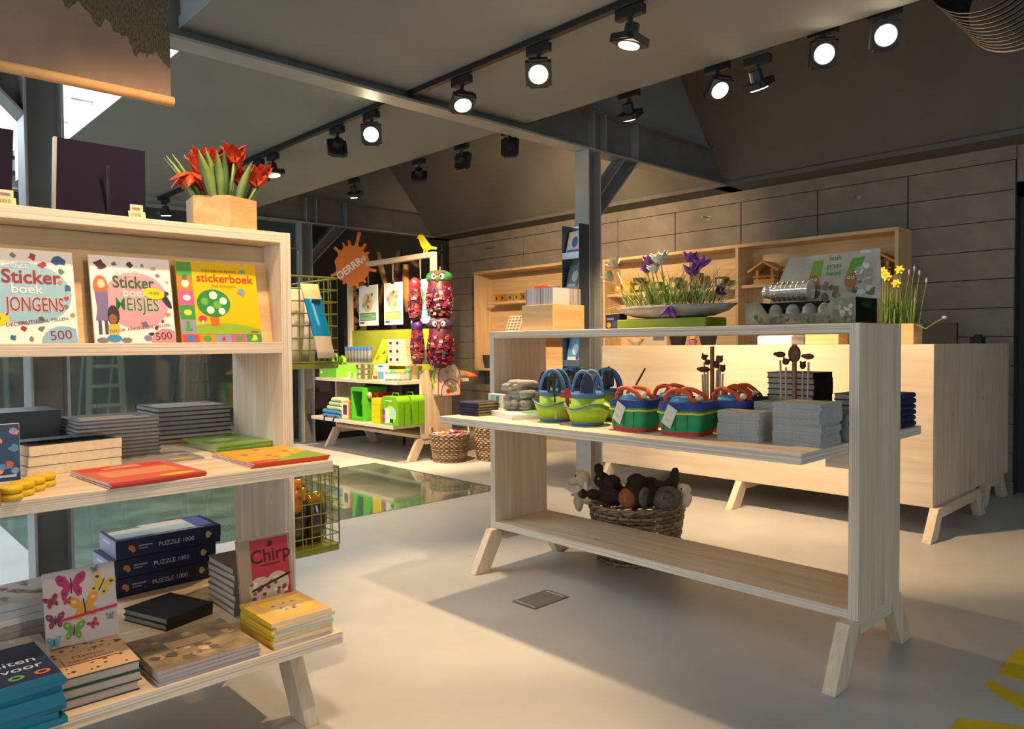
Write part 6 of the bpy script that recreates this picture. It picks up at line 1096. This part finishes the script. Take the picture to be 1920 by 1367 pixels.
for a in [(4.26, 4.56, 6.76, 6.78, 0, .36), (4.26, 4.56, 6.98, 7.0, 0, .36), (4.26, 4.56, 6.78, 6.98, 0, .04), (4.26, 4.56, 6.78, 6.98, .32, .36), (4.55, 4.56, 6.78, 6.98, .04, .32)]: MB().bx(a[0], a[1], a[2], a[3], z+a[4], z+a[5], WG).build('carton_wall', t)
MB().ell((4.36, 6.86, z+.2), (.05, .05, .09), M('8fc07a', .6), 10, 7).build('toy_inside', t, smooth=True); MB().ell((4.34, 6.74, z+.28), (.035, .035, .04), M('d09a7a', .6), 10, 7).build('toy_head', t, smooth=True)
carton('red_box', 'tall red carton behind the yellow ones', 4.34, 4.62, 6.60, 6.68, z, .31, 'b0241f', [(.1, .72, .9, .95, '8a1a18'), (.2, .4, .8, .66, 'e4dcd0')])
for k in range(4): carton('yellow_box', ORD[3-k]+' of four stacked yellow cartons on the low shelf', 4.25, 4.42, 6.44, 6.585, z+.066*k, .065, 'e8c810', [(.0, .0, 1, .06, 'b89a10')], group='stacked yellow cartons')
for k, (x0_, l) in enumerate(((4.25, 'front lime green toy suitcase with a picture on its face'), (4.43, 'rear lime green toy suitcase behind the first'))):
    t = thing('toy_suitcase', l, 'suitcase', (x0_+.08, 6.26, z), 0, 'lime green toy suitcases', False); n = 8; w, h = .30, .295; r_ = .06
    pr = [(-w/2, 0), (w/2, 0)]+[(w/2-r_+r_*math.cos(a), h-r_+r_*math.sin(a)) for a in [PI/2*q/n for q in range(n+1)]]+[(-w/2+r_+r_*math.cos(a), h-r_+r_*math.sin(a)) for a in [PI/2+PI/2*q/n for q in range(n+1)]]
    MB().prism(pr, 0, -.08, .075, M('6fae1f', .35, var=.1, vs=20)).build('case', t, bevel=.003); MB().tube([(0, -.05, h), (0, -.045, h+.03), (0, .045, h+.03), (0, .05, h)], .007, M('5f9a1a', .4), 6).build('handle', t); MB().bx(-.008, .0, -w/2-.001, w/2+.001, .0, h*.8, M('3f6a14', .5)).build('seam_band', t)
    p = Print((-.0805, w/2, 0), (0, -1, 0), (0, 0, 1)); p.ell(.17, .11, .10, .09, 'a9d98a', 20).rect(.05, .02, .15, .17, 'cfe0c8').rect(.16, .03, .22, .07, '2f3a34').ell(.05, .13, .03, .04, '7a4a5a', 12).ell(.045, .06, .03, .045, 'c03a7a', 12).rect(.2, .1, .26, .16, '9fc8e0').rect(.08, .245, .2, .255, 'dfeec8'); p.build(t, 'case_print')
# wooden hands and boards hanging on the dark wall behind the display
HW = M((.55, .30, .10), .55, var=.2, vs=8)
def hand(x, y, zc, s_, rot, label, th=.02, mat=HW):
    t = thing('wooden_hand', label, 'ornament', (x, y, zc), 0, 'wooden hand cutouts', False); m_ = MB()
    def C(p): return (0, -(p[0]*math.cos(rot)-p[1]*math.sin(rot))*s_, (p[0]*math.sin(rot)+p[1]*math.cos(rot))*s_)
    def stub(a, b, w, th_=th):
        a, b = Vector(C(a)), Vector(C(b)); d = (b-a).normalized(); n_ = Vector((0, -d.z, d.y)); pr = [a+n_*w*s_, a-n_*w*s_]+[b+(-n_*math.cos(q)+d*math.sin(q))*w*s_ for q in [PI*k/6 for k in range(7)]]
        m_2 = MB(); N_ = len(pr); m_2.add([p+Vector((-th_/2, 0, 0)) for p in pr]+[p+Vector((th_/2, 0, 0)) for p in pr], [tuple(range(N_)), tuple(range(N_, 2*N_))[::-1]]+[(i, N_+i, N_+(i+1) % N_, (i+1) % N_) for i in range(N_)], mat); return m_2
    MB().ell((0, 0, 0), (th*.7, .5*s_, .55*s_), mat, 12, 8).build('palm', t, smooth=True)
    for a in ((-1.35, .25), (-1.45, -.45), (-1.0, -1.15)): stub((-.2, 0), a, .22).build('finger', t)
    stub((.1, .1), (-.7, 1.0), .2).build('thumb', t); return t
hand(5.15, 8.15, 1.90, .17, .0, 'wooden hand cutout low behind the splat sign'); hand(5.15, 8.14, 1.44, .19, -.2, 'wooden hand cutout left of the green board'); 
for k, (y, zz, L_, r_, w) in enumerate([(7.55, 2.1, .45, 1.2, .06), (7.25, 2.05, .5, 1.75, .07), (7.05, 1.85, .55, 1.5, .08), (6.95, 2.15, .3, .5, .06), (7.35, 1.6, .5, 1.4, .07), (6.75, 1.55, .4, 1.0, .06), (6.55, 1.5, .35, -.7, .07), (7.6, 1.7, .45, 1.8, .05)]):
    c = Vector((5.05, y, zz)); d = Vector((0, math.cos(r_), math.sin(r_))); o = MB().tube([(-d*L_/2), d*0+Vector((0, .02, .02)), (d*L_/2)], [w*.5, w*.7, w*.45], [HW, M((.10, .05, .03), .6)][k % 2], 8, flat=.8).build('driftwood_piece', loc=c, smooth=True, local=True)
    tag(o, ['pale', 'dark'][k % 2]+' driftwood piece '+['under the splat sign', 'left of the middle card', 'above the middle card', 'near the frame top bar', 'behind the first card', 'between the last two cards', 'low behind the blue card', 'beside the left frame post'][k], 'driftwood', 'driftwood behind the display')
t = thing('driftwood_rack', 'dark metal rack holding driftwood behind the children display', 'rack', (5.1, 7.2, 0), 0); [MB().bx(5.09, 5.11, y, y+.02, 0, 2.3, BLACK).build('upright', t) for y in (6.45, 7.2, 7.95)]; [MB().bx(5.09, 5.11, 6.45, 7.97, zz, zz+.015, BLACK).build('rail', t) for zz in (1.4, 1.9, 2.2)]
# bare branches behind the glass screen
t = thing('branch_bundle', 'bundle of bare branches standing behind the far display', 'branches', (4.35, 8.75, 0), 0, None, False); rb = random.Random(23)
for k in range(22):
    x, y = rb.uniform(-.3, .1), rb.uniform(-.1, .2); MB().tube([(x, y, 0), (x+rb.uniform(-.05, .05), y, .5), (x+rb.uniform(-.15, .15), y+rb.uniform(-.1, .1), rb.uniform(.8, 1.2))], [.009, .007, .003], M((.13, .09, .06), .9), 5).build('branch', t)
